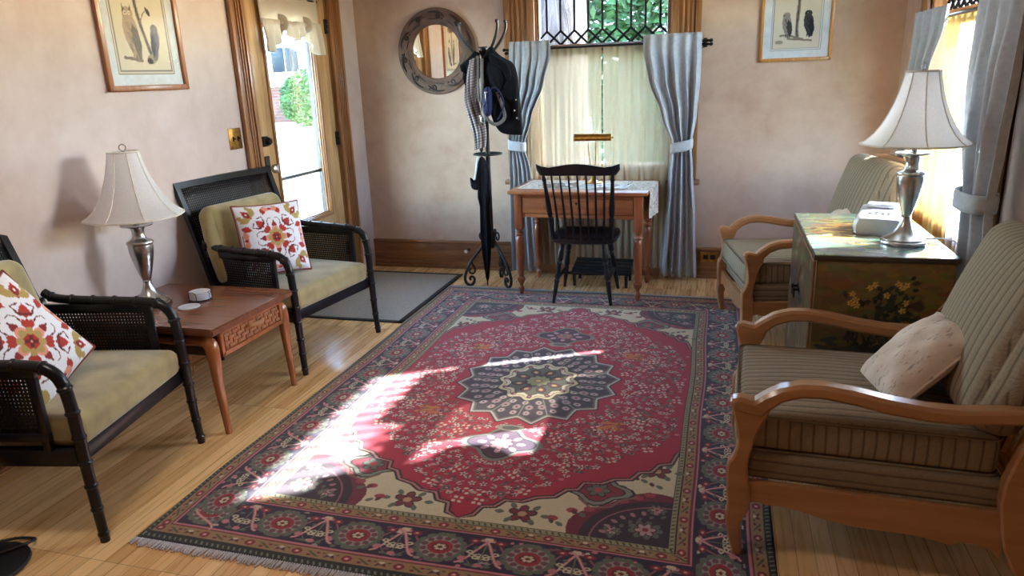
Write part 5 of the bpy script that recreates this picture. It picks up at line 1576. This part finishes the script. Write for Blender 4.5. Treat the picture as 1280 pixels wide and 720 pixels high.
# ------------------------------------------------------------------ maple armchairs on the right
M['rib_seat'] = rib_mat('ribbed_seat_cloth', lin((142,128,108)), lin((104,92,76)), 'box', .034)
M['rib_back'] = rib_mat('ribbed_back_cloth', lin((142,128,108)), lin((104,92,76)), 'box', .034)
M['rib_deck'] = rib_mat('ribbed_deck_cloth', lin((134,120,100)), lin((100,88,72)), 'z', .036)
def maple_chair(loc, rz, label):
    t = empty('maple_armchair', (*loc, .0068), rz); tag(t, label, 'armchair', 'maple armchairs with ribbed cushions along the right wall')
    front = [(0,.53), (.003,.515), (0,.50), (-.010,.465), (-.021,.40), (-.010,.345), (.006,.315), (.006,.24), (.001,.18), (.004,.13), (-.007,.06), (-.018,.015), (-.020,0)]
    back = [(-.050,0), (-.048,.05), (-.043,.115), (-.062,.155), (-.066,.225), (-.054,.31), (-.066,.39), (-.080,.445), (-.105,.50), (-.10,.53)]
    for sg in (-1, 1):
        y = sg*.342
        m = MB(); m.prism(sp2(front+back, 3), .046, lambda u, v, w: (u, y+w, v), bev=.006); m.build('front_leg', M['maple'], t)
        top = [(.004,.522), (.001,.538), (-.022,.546), (-.048,.540), (-.062,.538), (-.085,.558), (-.13,.588), (-.19,.606), (-.25,.609), (-.33,.600), (-.42,.583), (-.52,.571), (-.60,.570), (-.70,.580), (-.80,.592), (-.87,.598)]
        bot = [(-.87,.552), (-.80,.547), (-.70,.535), (-.60,.526), (-.52,.527), (-.42,.538), (-.33,.556), (-.25,.566), (-.19,.562), (-.14,.543), (-.105,.510), (-.085,.488), (-.05,.490), (-.012,.500)]
        m = MB(); m.prism(top+bot, .056, lambda u, v, w: (u, y+w*(1.0 if u > -.1 else 1.05)+sg*.006*math.sin(PI*min(1, -u/.8) if u < 0 else 0), v), bev=.010); m.build('arm', M['maple'], t)
        m = MB()
        rp = [(-.73,.36), (-.735,.25), (-.755,.15), (-.80,.06), (-.83,0), (-.87,0), (-.845,.07), (-.815,.16), (-.80,.25), (-.80,.36), (-.84,.60), (-.93,.93), (-.92,.955), (-.885,.95), (-.865,.93), (-.79,.60)]
        m.prism(sp2(rp, 2), .044, lambda u, v, w: (u, y+w, v), bev=.006); m.build('rear_leg', M['maple'], t)
        # scalloped side apron
        m = MB()
        low = [(-.06,.185), (-.09,.192), (-.115,.183), (-.15,.187), (-.20,.182), (-.28,.163), (-.36,.152), (-.44,.151), (-.52,.152), (-.58,.145), (-.62,.135), (-.65,.148), (-.69,.150), (-.73,.135), (-.75,.11)]
        m.prism([(-.055,.262)]+low+[(-.755,.262)], .024, lambda u, v, w: (u, y+w, v), bev=.003); m.build('side_apron', M['maple'], t)
    m = MB()
    low = [(-.32,.17), (-.27,.19), (-.22,.182), (-.14,.168), (-.06,.16), (0,.172), (.06,.16), (.14,.168), (.22,.182), (.27,.19), (.32,.17)]
    m.prism([(-.325,.262)]+low+[(.325,.262)], .024, lambda u, v, w: (-.030+w, u, v), bev=.003); m.build('front_apron', M['maple'], t)
    m = MB()
    m.prism([(-.33,.89), (-.20,.925), (0,.945), (.20,.925), (.33,.89), (.33,.955), (.2,.985), (0,1.0), (-.2,.985), (-.33,.955)], .03, lambda u, v, w: (-.905-.25*(v-.93)+w, u, v), bev=.006)
    for k in range(5): m.prism([(-.22+.11*k-.02, .34), (-.22+.11*k+.02, .34), (-.22+.11*k+.02, .92), (-.22+.11*k-.02, .92)], .014, lambda u, v, w: (-.79-.24*(v-.34)+w, u, v))
    m.build('back_frame', M['maple'], t)
    m = MB(); m.cushion((-.40, 0, .302), (.70, .655, .092), .02, .0, n=8); m.build('seat_deck', M['rib_deck'], t, 60)
    m = MB(); m.cushion((-.372, 0, .408), (.715, .615, .125), .030, .026, n=18, side=.012); sc = m.build('seat_cushion', M['rib_seat'], t, 60)
    for zz in (.353, .463):
        m = MB(); hx, hy, r = .3575, .3075, .03; pts = []
        for cx, cy, a0 in ((hx-r, hy-r, 0), (-hx+r, hy-r, PI/2), (-hx+r, -hy+r, PI), (hx-r, -hy+r, 1.5*PI)):
            for k in range(5): a = a0+k/4*PI/2; pts.append((-.372+cx+(r+.002)*math.cos(a), cy+(r+.002)*math.sin(a), zz))
        m.tube(pts, .0045, 6, closed=True); m.build('piping', M['rib_deck'], sc)
    m = MB(); m.cushion((-.780, 0, .715), (.16, .60, .56), .072, .0, rotm(y=-.325), n=16, side=.045); m.build('back_cushion', M['rib_back'], t, 60)
    return t
maple_chair((.082, 2.435), PI-.035, 'honey maple armchair with ribbed brown cushions nearest the viewer')
_fc = maple_chair((.085, 4.27), PI+math.radians(11), 'honey maple armchair with ribbed brown cushions in the far corner behind the painted chest')
_fc.scale = (.92, 1, 1)

def quilted():
    t = NT('quilted_pink_linen'); v = t.coord('Object'); f = t.noise(v, 9, 3); g = t.noise(t.coord('Object', (1,1,.4)), 70, 2)
    sp = t.ramp(g, [(.60, lin((214,198,184))), (.68, lin((150,126,116)))])
    c = t.mixc(.3, sp, t.ramp(f, [(.35, lin((196,176,164))), (.65, lin((226,212,198)))]))
    return t.done(t.bsdf(c, .9, 0, t.bump(t.noise(v, 40, 3), .4, .006)))
M['linen_pillow'] = quilted()
def linen_pillow(label, loc, rot, hw, hh):
    t = empty('throw_pillow', loc); t.rotation_euler = rot; tag(t, label, 'pillow')
    n = 40; P = soft_square(hw, hh, .075, n, .05)
    w = np.sin(9*P[..., 1]/hw+2)*np.sin(7*P[..., 2]/hh)*.004*(P[..., 0] > .01); P[..., 0] += w
    grid_mesh('front_cover', P, np.ones((n, n, 3)), M['linen_pillow'], t)
    Q = P[:, ::-1].copy(); Q[..., 0] *= -.7; grid_mesh('back_cover', Q, np.ones((n, n, 3)), M['linen_pillow'], t)
    ed = [P[0, i] for i in range(0, n, 2)]+[P[i, -1] for i in range(0, n, 2)]+[P[-1, n-1-i] for i in range(0, n, 2)]+[P[n-1-i, 0] for i in range(0, n, 2)]
    m = MB(); m.tube([tuple(float(x) for x in p) for p in ed], .004, 6, closed=True); m.build('piping', M['linen_pillow'], t)
linen_pillow('speckled pale pink throw pillow leaning on the nearest ribbed armchair', (.635, 2.40, .585), (math.radians(8), math.radians(-48), PI+.12), .15, .175)
linen_pillow('pale pink pillow tip showing behind the painted chest on the corner armchair', (.66, 4.30, .60), (math.radians(20), math.radians(-40), PI+.3), .14, .16)

# ------------------------------------------------------------------ painted chest
def chest_side():
    c = Canvas(.52, .76, .004, (120,96,52)); r = random.Random(8)
    for i in range(700):
        x, y = r.uniform(-.26,.26), r.uniform(-.38,.38); k = (y+.38)/.76
        col = (int(60+70*k+r.uniform(-14,14)), int(56+48*k+r.uniform(-12,12)), int(36+18*k+r.uniform(-8,8)))
        c.ell(x, y, r.uniform(.02,.06), r.uniform(.008,.02), col, r.uniform(-.2,.2))
    D, G, Y, B = (30,34,26), (50,56,38), (220,178,92), (70,50,34)
    for i in range(130):
        x = r.gauss(.03,.06); y = r.gauss(.16,.07); c.leaf(x, y, r.uniform(.02,.045), .009, r.uniform(0,6.28), r.choice([D, G, (44,52,44)]))
    for i in range(70):
        x = r.uniform(-.12,.14); y = r.uniform(-.08,.04); c.leaf(x, y, r.uniform(.03,.08), .005, PI/2+r.uniform(-.6,.6), D)
    for i in range(120): c.ell(r.uniform(-.22,.26), r.gauss(-.06,.05), r.uniform(.02,.05), .012, r.choice([(46,48,44), (56,60,52), (38,40,36)]), r.uniform(-.3,.3))
    for x, y in ((-.115,.24), (-.10,.215), (-.12,.20), (-.095,.19), (-.05,.27), (-.03,.285), (.06,.29), (.075,.275), (.09,.285), (.095,.21), (.085,.175), (.02,.24)):
        c.flower(x, y, .015, 5, Y, (190,130,60), x*9); 
    c.poly([(.10,.20), (.15,.225), (.17,.19), (.15,.175)], B); c.poly([(.13,.15), (.17,.175), (.19,.14), (.17,.105)], B); c.ell(.20,.17,.05,.022,(120,84,50),.3); c.line([(.22,.19), (.245,.225)], .005, (230,200,150))
    c.ell(.06,-.035,.05,.016,(210,170,110),.4); c.line([(.02,-.05), (.06,-.02), (.10,-.03)], .007, (236,220,190)); c.leaf(-.02,-.16,.12,.02,.5,(196,150,70)); c.leaf(.02,-.19,.1,.016,1.1,(60,48,30))
    for i in range(40): c.leaf(r.uniform(-.2,.2), r.uniform(-.34,-.16), r.uniform(.03,.07), .008, r.uniform(0,3.1), r.choice([D, G, (90,80,50)]))
    return c
def chest_front():
    c = Canvas(.88, .76, .004, (84,62,38)); r = random.Random(9)
    for i in range(700):
        c.ell(r.uniform(-.44,.44), r.uniform(-.38,.38), r.uniform(.015,.05), r.uniform(.01,.04), (int(74+r.uniform(-34,40)), int(58+r.uniform(-28,30)), int(36+r.uniform(-16,18))), r.uniform(0,3))
    for i in range(60): c.leaf(r.uniform(-.44,.44), r.uniform(-.38,.38), r.uniform(.04,.1), .02, r.uniform(0,6), r.choice([(60,66,70), (140,120,90), (50,40,30)]))
    return c
def chest_top():
    c = Canvas(.53, .91, .004, (120,142,132)); r = random.Random(10)
    for i in range(500):
        x, y = r.uniform(-.27,.27), r.uniform(-.46,.46)
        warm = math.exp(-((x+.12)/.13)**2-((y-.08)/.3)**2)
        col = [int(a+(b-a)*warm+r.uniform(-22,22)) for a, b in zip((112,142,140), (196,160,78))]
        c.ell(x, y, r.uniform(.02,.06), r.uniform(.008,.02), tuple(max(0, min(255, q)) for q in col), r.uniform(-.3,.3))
    for i in range(50): c.ell(r.gauss(-.10,.06), r.gauss(.02,.09), r.uniform(.015,.05), r.uniform(.008,.02), r.choice([(112,82,50), (176,128,60), (90,64,44), (206,168,90)]), r.uniform(-.4,.4))
    c.ell(-.02,-.22,.05,.014,(214,206,180),.2); c.line([(-.12,-.24), (-.02,-.215), (.05,-.225)], .006, (150,120,80))
    return c
CXa, CXb, CYa, CYb, CZ = .392, .895, 3.02, 3.905, .77
t = empty('painted_chest', ((CXa+CXb)/2, (CYa+CYb)/2, 0)); tag(t, 'low chest painted with flowers and landscape, between the two ribbed armchairs', 'chest')
o0 = Vector(t.location)
m = MB(); m.lohi(Vector((CXa, CYa, .02))-o0, Vector((CXb, CYb, CZ-.022))-o0, .004)
for x in (CXa+.03, CXb-.03):
    for y in (CYa+.03, CYb-.03): m.lohi(Vector((x-.02, y-.02, 0))-o0, Vector((x+.02, y+.02, .03))-o0, .003)
m.build('body', plain('chest_wood', lin((120,92,54)), lin((88,64,38)), 8, rough=.4), t)
def sheet(name, c, nx, ny, fn, mat):
    X, Y = np.meshgrid(np.linspace(-c.w/2, c.w/2, nx), np.linspace(-c.h/2, c.h/2, ny))
    return grid_mesh(name, fn(X, Y), c.sample(nx, ny), mat, t)
cs = chest_side(); hz = (CZ-.022+.02)/2
sheet('painted_side', cs, 130, 190, lambda X, Y: np.stack([X*(CXb-CXa-.012)/.52, np.full(X.shape, CYa-.0015-o0.y), hz+Y*(CZ-.05)/.76], -1), M['chest_paint'])
cf = chest_front()
for k, (lo, hi) in enumerate(((0, .5), (.5, 1))):
    a = MB(); y0 = CYa+.006+(CYb-CYa-.012)*lo+.003; y1 = CYa+.006+(CYb-CYa-.012)*hi-.003
    a.lohi(Vector((CXa-.010, y0, .04))-o0, Vector((CXa-.001, y1, CZ-.03))-o0, .003)
    do = a.build('door', M['trim'], t)
    sub = Canvas(.44, .76, .004, (0,0,0)); n2 = cf.nx//2
    U, V = np.meshgrid(np.linspace(y0+.003, y1-.003, 90)-o0.y, np.linspace(.045, CZ-.035, 150))
    half = cf.sample(180, 150)[:, (90 if k else 0):(180 if k else 90)]
    grid_mesh('painted_panel', np.stack([np.full(U.shape, CXa-.0115), U, V], -1)-np.array([o0.x, 0, 0]), half, M['chest_paint'], do)
    h = MB(); yy = (y1-.03 if k == 0 else y0+.03)-o0.y; xx = CXa-.012-o0.x
    h.lathe([(.014,0), (.016,.002), (.006,.006), (.006,.014), (.012,.02), (.010,.028), (0,.030)], 14, (xx, yy, .50), rotm(y=-PI/2))
    h.tube([(xx-.022, yy+.018*math.sin(q), .50-.020+.020*math.cos(q)) for q in [2*PI*i/16 for i in range(16)]], .003, 6, closed=True)
    h.build('ring_pull', M['dark_bronze'], do)
m = MB(); m.lohi(Vector((CXa-.012, CYa-.012, CZ-.022))-o0, Vector((CXb+.008, CYb+.008, CZ-.001))-o0, .004); tp = m.build('chest_lid', plain('lid_edge', lin((70,60,44)), None, 12, rough=.4), t)
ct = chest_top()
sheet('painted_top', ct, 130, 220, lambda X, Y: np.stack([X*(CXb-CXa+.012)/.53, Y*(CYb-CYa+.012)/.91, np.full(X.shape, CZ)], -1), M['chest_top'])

_tl = table_lamp((.752, 3.262, CZ+.0015), .0, 'steel table lamp with white bell shade on the painted chest by the bright window', [(.07,.03,.006), (.12,.05,.010), (.165,.03,.012), (.20,.0,-.01), (.215,-.01,-.15), (.215,-.02,-.45), (.22,.0,-.74)])
_tl.scale = (1.03,)*3

# white device on the chest
t = empty('tabletop_device', (.715, 3.51, CZ+.001), math.radians(-16)); tag(t, 'white rounded plastic tabletop device on the painted chest behind the lamp', 'device')
m = MB()
pr = [(-.085,0), (.085,0), (.098,.012), (.104,.05), (.094,.088), (.070,.104), (-.070,.104), (-.094,.088), (-.104,.05), (-.098,.012)]
m.prism(sp2(pr, 3), .21, lambda u, v, w: (u, w, v+.016*(w/.105)*max(0, v)/.104), bev=.012); m.build('housing', M['white_plastic'], t)
m = MB(); m.prism(sp2([(-.074,.008), (.074,.008), (.088,.02), (.092,.05), (.083,.08), (.064,.094), (-.064,.094), (-.083,.08), (-.092,.05), (-.088,.02)], 3), .006, lambda u, v, w: (u, -.107+w, v-.012), bev=.002); m.build('front_panel', plain('pale_blue_plastic', lin((206,212,226)), None, 12, rough=.3), t)
m = MB(); m.box((-.0995, .02, .055), (.012, .07, .035), .004); tag(m.build('side_display', M['grey_plastic'], t), 'grey side window')
m = MB(); m.cushion((-.01, .055, .124), (.12, .07, .022), .010, .0); m.build('top_cap', M['white_plastic'], t)
m = MB()
for i in range(3):
    for j in range(4): m.box((-.045+.024*j, -.01-.022*i, .1035-.0015*i), (.014, .010, .004), .001)
m.build('button', M['grey_plastic'], t)
t.scale = (1.05, 1.0, .86)

# ------------------------------------------------------------------ the garden and street outside
GZ = -.35
M['paving'] = plain('pale_concrete', lin((214,208,198)), lin((188,182,172)), .8, rough=.9)
M['leaf'] = plain('green_leaf', lin((44,78,30)), lin((20,44,14)), 3, rough=.6)
M['leaf_light'] = plain('light_leaf', lin((52,92,34)), lin((28,58,18)), 3, rough=.6)
M['leaf_dark'] = plain('dark_leaf', lin((36,62,30)), lin((14,30,14)), 3, rough=.6)
def bark():
    t = NT('ridged_bark'); v = t.coord('Object', (1,1,.14)); a = t.noise(v, 9, 5, .65, .8)
    c = t.ramp(a, [(.35, lin((30,24,24))), (.55, lin((72,62,60))), (.7, lin((104,96,92)))])
    return t.done(t.bsdf(c, .95, 0, t.bump(a, 1., .12)))
M['bark'] = bark()
def brick():
    t = NT('red_brick'); v = t.coord('Object', (1,1,1), (PI/2, 0, 0)); b = t.n('ShaderNodeTexBrick'); t.l(v, b.inputs['Vector'])
    for k, x in (('Color1', lin((86,42,30))), ('Color2', lin((66,32,24))), ('Mortar', lin((80,72,66)))): b.inputs[k].default_value = rgba(x)
    b.inputs['Scale'].default_value = 1; b.inputs['Brick Width'].default_value = .44; b.inputs['Row Height'].default_value = .15; b.inputs['Mortar Size'].default_value = .02
    return t.done(t.bsdf(b.outputs['Color'], .9))
M['brick'] = brick()
M['stucco'] = plain('white_stucco', lin((222,220,214)), None, 2, rough=.9)
M['dark_pane'] = plain('dark_window', (.010,.018,.026), None, 2, rough=.3, spec=.1)
m = MB()
m.lohi((-60, -30, GZ-.3), (-3.1, 75, GZ));  m.lohi((-3.1, -30, GZ-.3), (RW+.15, -2.76, GZ))
struct(m.build('ground', M['paving']))
M['lawn'] = plain('lawn_grass', lin((58,86,40)), lin((34,56,24)), 6, rough=.95, bump=.6, bscale=60)
m = MB(); m.lohi((-3.1, BW+.15, GZ-.3), (40, 14.6, GZ)); m.lohi((RW+.15, -30, GZ-.3), (40, BW+.15, GZ)); m.lohi((-3.1, 24, GZ-.3), (40, 75, GZ)); m.lohi((1.5, 14.6, GZ-.3), (40, 24, GZ)); struct(m.build('lawn', M['lawn']))
M['drive'] = plain('worn_concrete', lin((156,152,146)), lin((130,126,120)), .8, rough=.9)
m = MB(); m.lohi((-3.1, 14.6, GZ-.3), (1.5, 24, GZ)); struct(m.build('driveway', M['drive']))
m = MB(); m.lohi((-4.2, 3.7, GZ), (-2.95, 5.5, -.02), .01); struct(m.build('porch_step', M['paving']))

def leaves(m, c, rad, n, size, seed, shell=.55):
    r = random.Random(seed)
    for i in range(n):
        d = Vector((r.gauss(0,1), r.gauss(0,1), r.gauss(0,1))).normalized(); q = r.uniform(shell, 1)
        p = Vector((c[0]+d.x*rad[0]*q, c[1]+d.y*rad[1]*q, c[2]+d.z*rad[2]*q))
        if p.z < GZ+.02: p.z = GZ+.02+r.uniform(0,.1)
        a = Vector((r.gauss(0,1), r.gauss(0,1), r.gauss(0,.6))).normalized(); b = a.orthogonal().normalized(); s = size*r.uniform(.6, 1.3); nn = a.cross(b)
        vs = [m.bm.verts.new(p+a*s*u+b*s*v+nn*s*w) for u, v, w in ((-1,0,0), (0,-.45,.12), (1,0,0), (0,.45,.12))]
        m.bm.faces.new(vs)
def bush(name, label, cat, c, rad, n, size, mat, seed, trunk=True, group=None):
    t = empty(name, (c[0], c[1], GZ)); tag(t, label, cat, group); o = Vector(t.location)
    m = MB(); leaves(m, Vector(c)-o, rad, n, size, seed) if False else None
    r = random.Random(seed)
    cc = Vector(c)-o
    for i in range(n):
        d = Vector((r.gauss(0,1), r.gauss(0,1), r.gauss(0,1))).normalized(); q = r.uniform(.6, 1)**.5
        lump = 1+.12*math.sin(5*d.x+seed)*math.sin(4*d.z+1)+.08*math.sin(9*d.y)
        p = Vector((cc.x+d.x*rad[0]*q*lump, cc.y+d.y*rad[1]*q*lump, max(.03, cc.z+d.z*rad[2]*q*lump)))
        a = Vector((r.gauss(0,1), r.gauss(0,1), r.gauss(0,.6))).normalized(); b = a.orthogonal().normalized(); s = size*r.uniform(.6, 1.3); nn = a.cross(b)
        m.bm.faces.new([m.bm.verts.new(p+a*s*u+b*s*v+nn*s*w) for u, v, w in ((-1,0,0), (0,-.5,.12), (1,0,0), (0,.5,.12))])
    m.build('foliage', mat, t)
    m = MB(); m.tube([(0,0,0), (.03*rad[0],0,cc.z*.5), (0,0,max(.2, cc.z))], [.05*max(rad), .04*max(rad), .02*max(rad)], 8, smooth=3); m.build('stem', M['bark'], t)
    return t
# seen through the desk window
t = empty('tree', (-1.80, 8.1, GZ)); tag(t, 'big grey tree trunk outside the desk window, at the left of its leaded panes', 'tree')
m = MB(); m.tube([(0,0,0), (.01,0,1.2), (0,0,2.4), (-.06,.05,4.2), (-.2,.1,6.2)], [.44,.37,.36,.34,.28], 24, smooth=4); m.build('trunk', M['bark'], t)
m = MB()
for i in range(4):
    a = 1.3*i+.4; m.tube([(-.05,.05,4.0+.4*i), (.8*math.cos(a), .8*math.sin(a), 4.9+.4*i), (1.8*math.cos(a), 1.8*math.sin(a), 5.6+.4*i)], [.13,.09,.04], 8, smooth=3)
m.build('branches', M['bark'], t)
m = MB(); r = random.Random(77)
for i in range(1500):
    p = Vector((r.gauss(-.1,1.3), r.gauss(0,1.3), r.gauss(6.3,.8))); a = Vector((r.gauss(0,1), r.gauss(0,1), r.gauss(0,.6))).normalized(); b = a.orthogonal().normalized(); s = .09
    m.bm.faces.new([m.bm.verts.new(p+a*s*u+b*s*v) for u, v in ((-1,0), (0,-.5), (1,0), (0,.5))])
m.build('crown', M['leaf_dark'], t)
bush('shrub', 'tall green shrub outside the desk window at the right of its leaded panes', 'shrub', (-1.05, 12.0, 1.9), (1.25, 1.0, 2.1), 9000, .10, M['leaf'], 31)
bush('shrub', 'bright green shrub outside the desk window beside the tree trunk', 'shrub', (-2.75, 10.6, 1.5), (.45, .5, 1.75), 3600, .085, M['leaf_light'], 32)
bush('shrub', 'low green shrub outside behind the cream sheers of the desk window', 'shrub', (-1.9, 15.5, .55), (1.5, 1.0, .95), 3000, .09, M['leaf'], 33)
t = empty('garage', (-2.6, 21, GZ)); tag(t, 'pale garage with gridded door far outside the desk window', 'building')
m = MB(); m.lohi((-3.4, 0, 0), (2.6, 5, 3.6)); m.prism([(-3.6,3.55), (2.8,3.55), (-.4,5.0)], 5.4, lambda u, v, w: (u, 2.5+w, v)); m.build('wall', M['stucco'], t)
m = MB(); m.lohi((-1.3, -.06, 0), (1.1, .0, 3.3), .01)
for i in range(7): m.lohi((-1.3+.4*i-.02, -.085, 0), (-1.3+.4*i+.02, -.05, 3.3))
for j in range(8): m.lohi((-1.3, -.085, .4*j+.2), (1.1, -.05, .4*j+.24))
m.build('garage_door', M['white_paint'], t)
# seen through the front door
bush('hedge', 'round clipped green hedge outside the front door, past the pale paving', 'hedge', (-18.2, 29.6, .85), (.95, 1.0, 1.22), 6500, .075, M['leaf_light'], 41)
t = empty('neighbor_house', (-25.4, 40, GZ)); tag(t, 'white house with a dark two-part window across the street, seen through the front door', 'building')
m = MB(); m.lohi((-9, 0, 0), (6, 8, 6.5)); m.build('wall', M['stucco'], t)
fr = MB(); fr.lohi((-1.0, -.12, 2.5), (.95, 0, 4.05), .02); fo = fr.build('window_frame', M['white_paint'], t)
for x0, x1 in ((-.92, -.05), (.02, .88)):
    m = MB(); m.lohi((x0, -.16, 2.57), (x1, -.10, 3.98), .01); m.build('window_pane', M['dark_pane'], fo)
t = empty('brick_wall', (-21.2, 33.2, GZ)); tag(t, 'low red brick wall across the paving outside the front door', 'wall')
m = MB(); m.lohi((-3.2, -.2, 0), (1.35, .2, 1.75)); m.build('brickwork', M['brick'], t)
m = MB(); m.lohi((-3.3, -.28, 1.75), (1.42, .28, 1.9), .02); m.build('coping', M['paving'], t)

# unseen: eaves and back tree added to shade the windows, side tree dapples sun
m = MB()
m.lohi((RW+.15, -3, 2.45), (RW+.6, BW+.8, 2.55)); m.lohi((-3.1, BW+.15, 2.30), (RW+.15, BW+1.05, 2.42)); m.lohi((-4.4, -3, 2.30), (-3.1, BW+1.05, 2.42))
struct(m.build('added_eave', M['white_paint']))
bush('shade_tree', 'small leafy tree in the side garden, outside the right window', 'tree', (6.2, 6.45, 4.3), (1.0, .95, .8), 420, .085, M['leaf'], 51)
bush('shade_tree', 'unseen leafy tree added in the back garden to shade the desk window', 'tree', (5.4, 9.7, 5.6), (2.3, 1.6, 2.2), 5000, .12, M['leaf_dark'], 52)
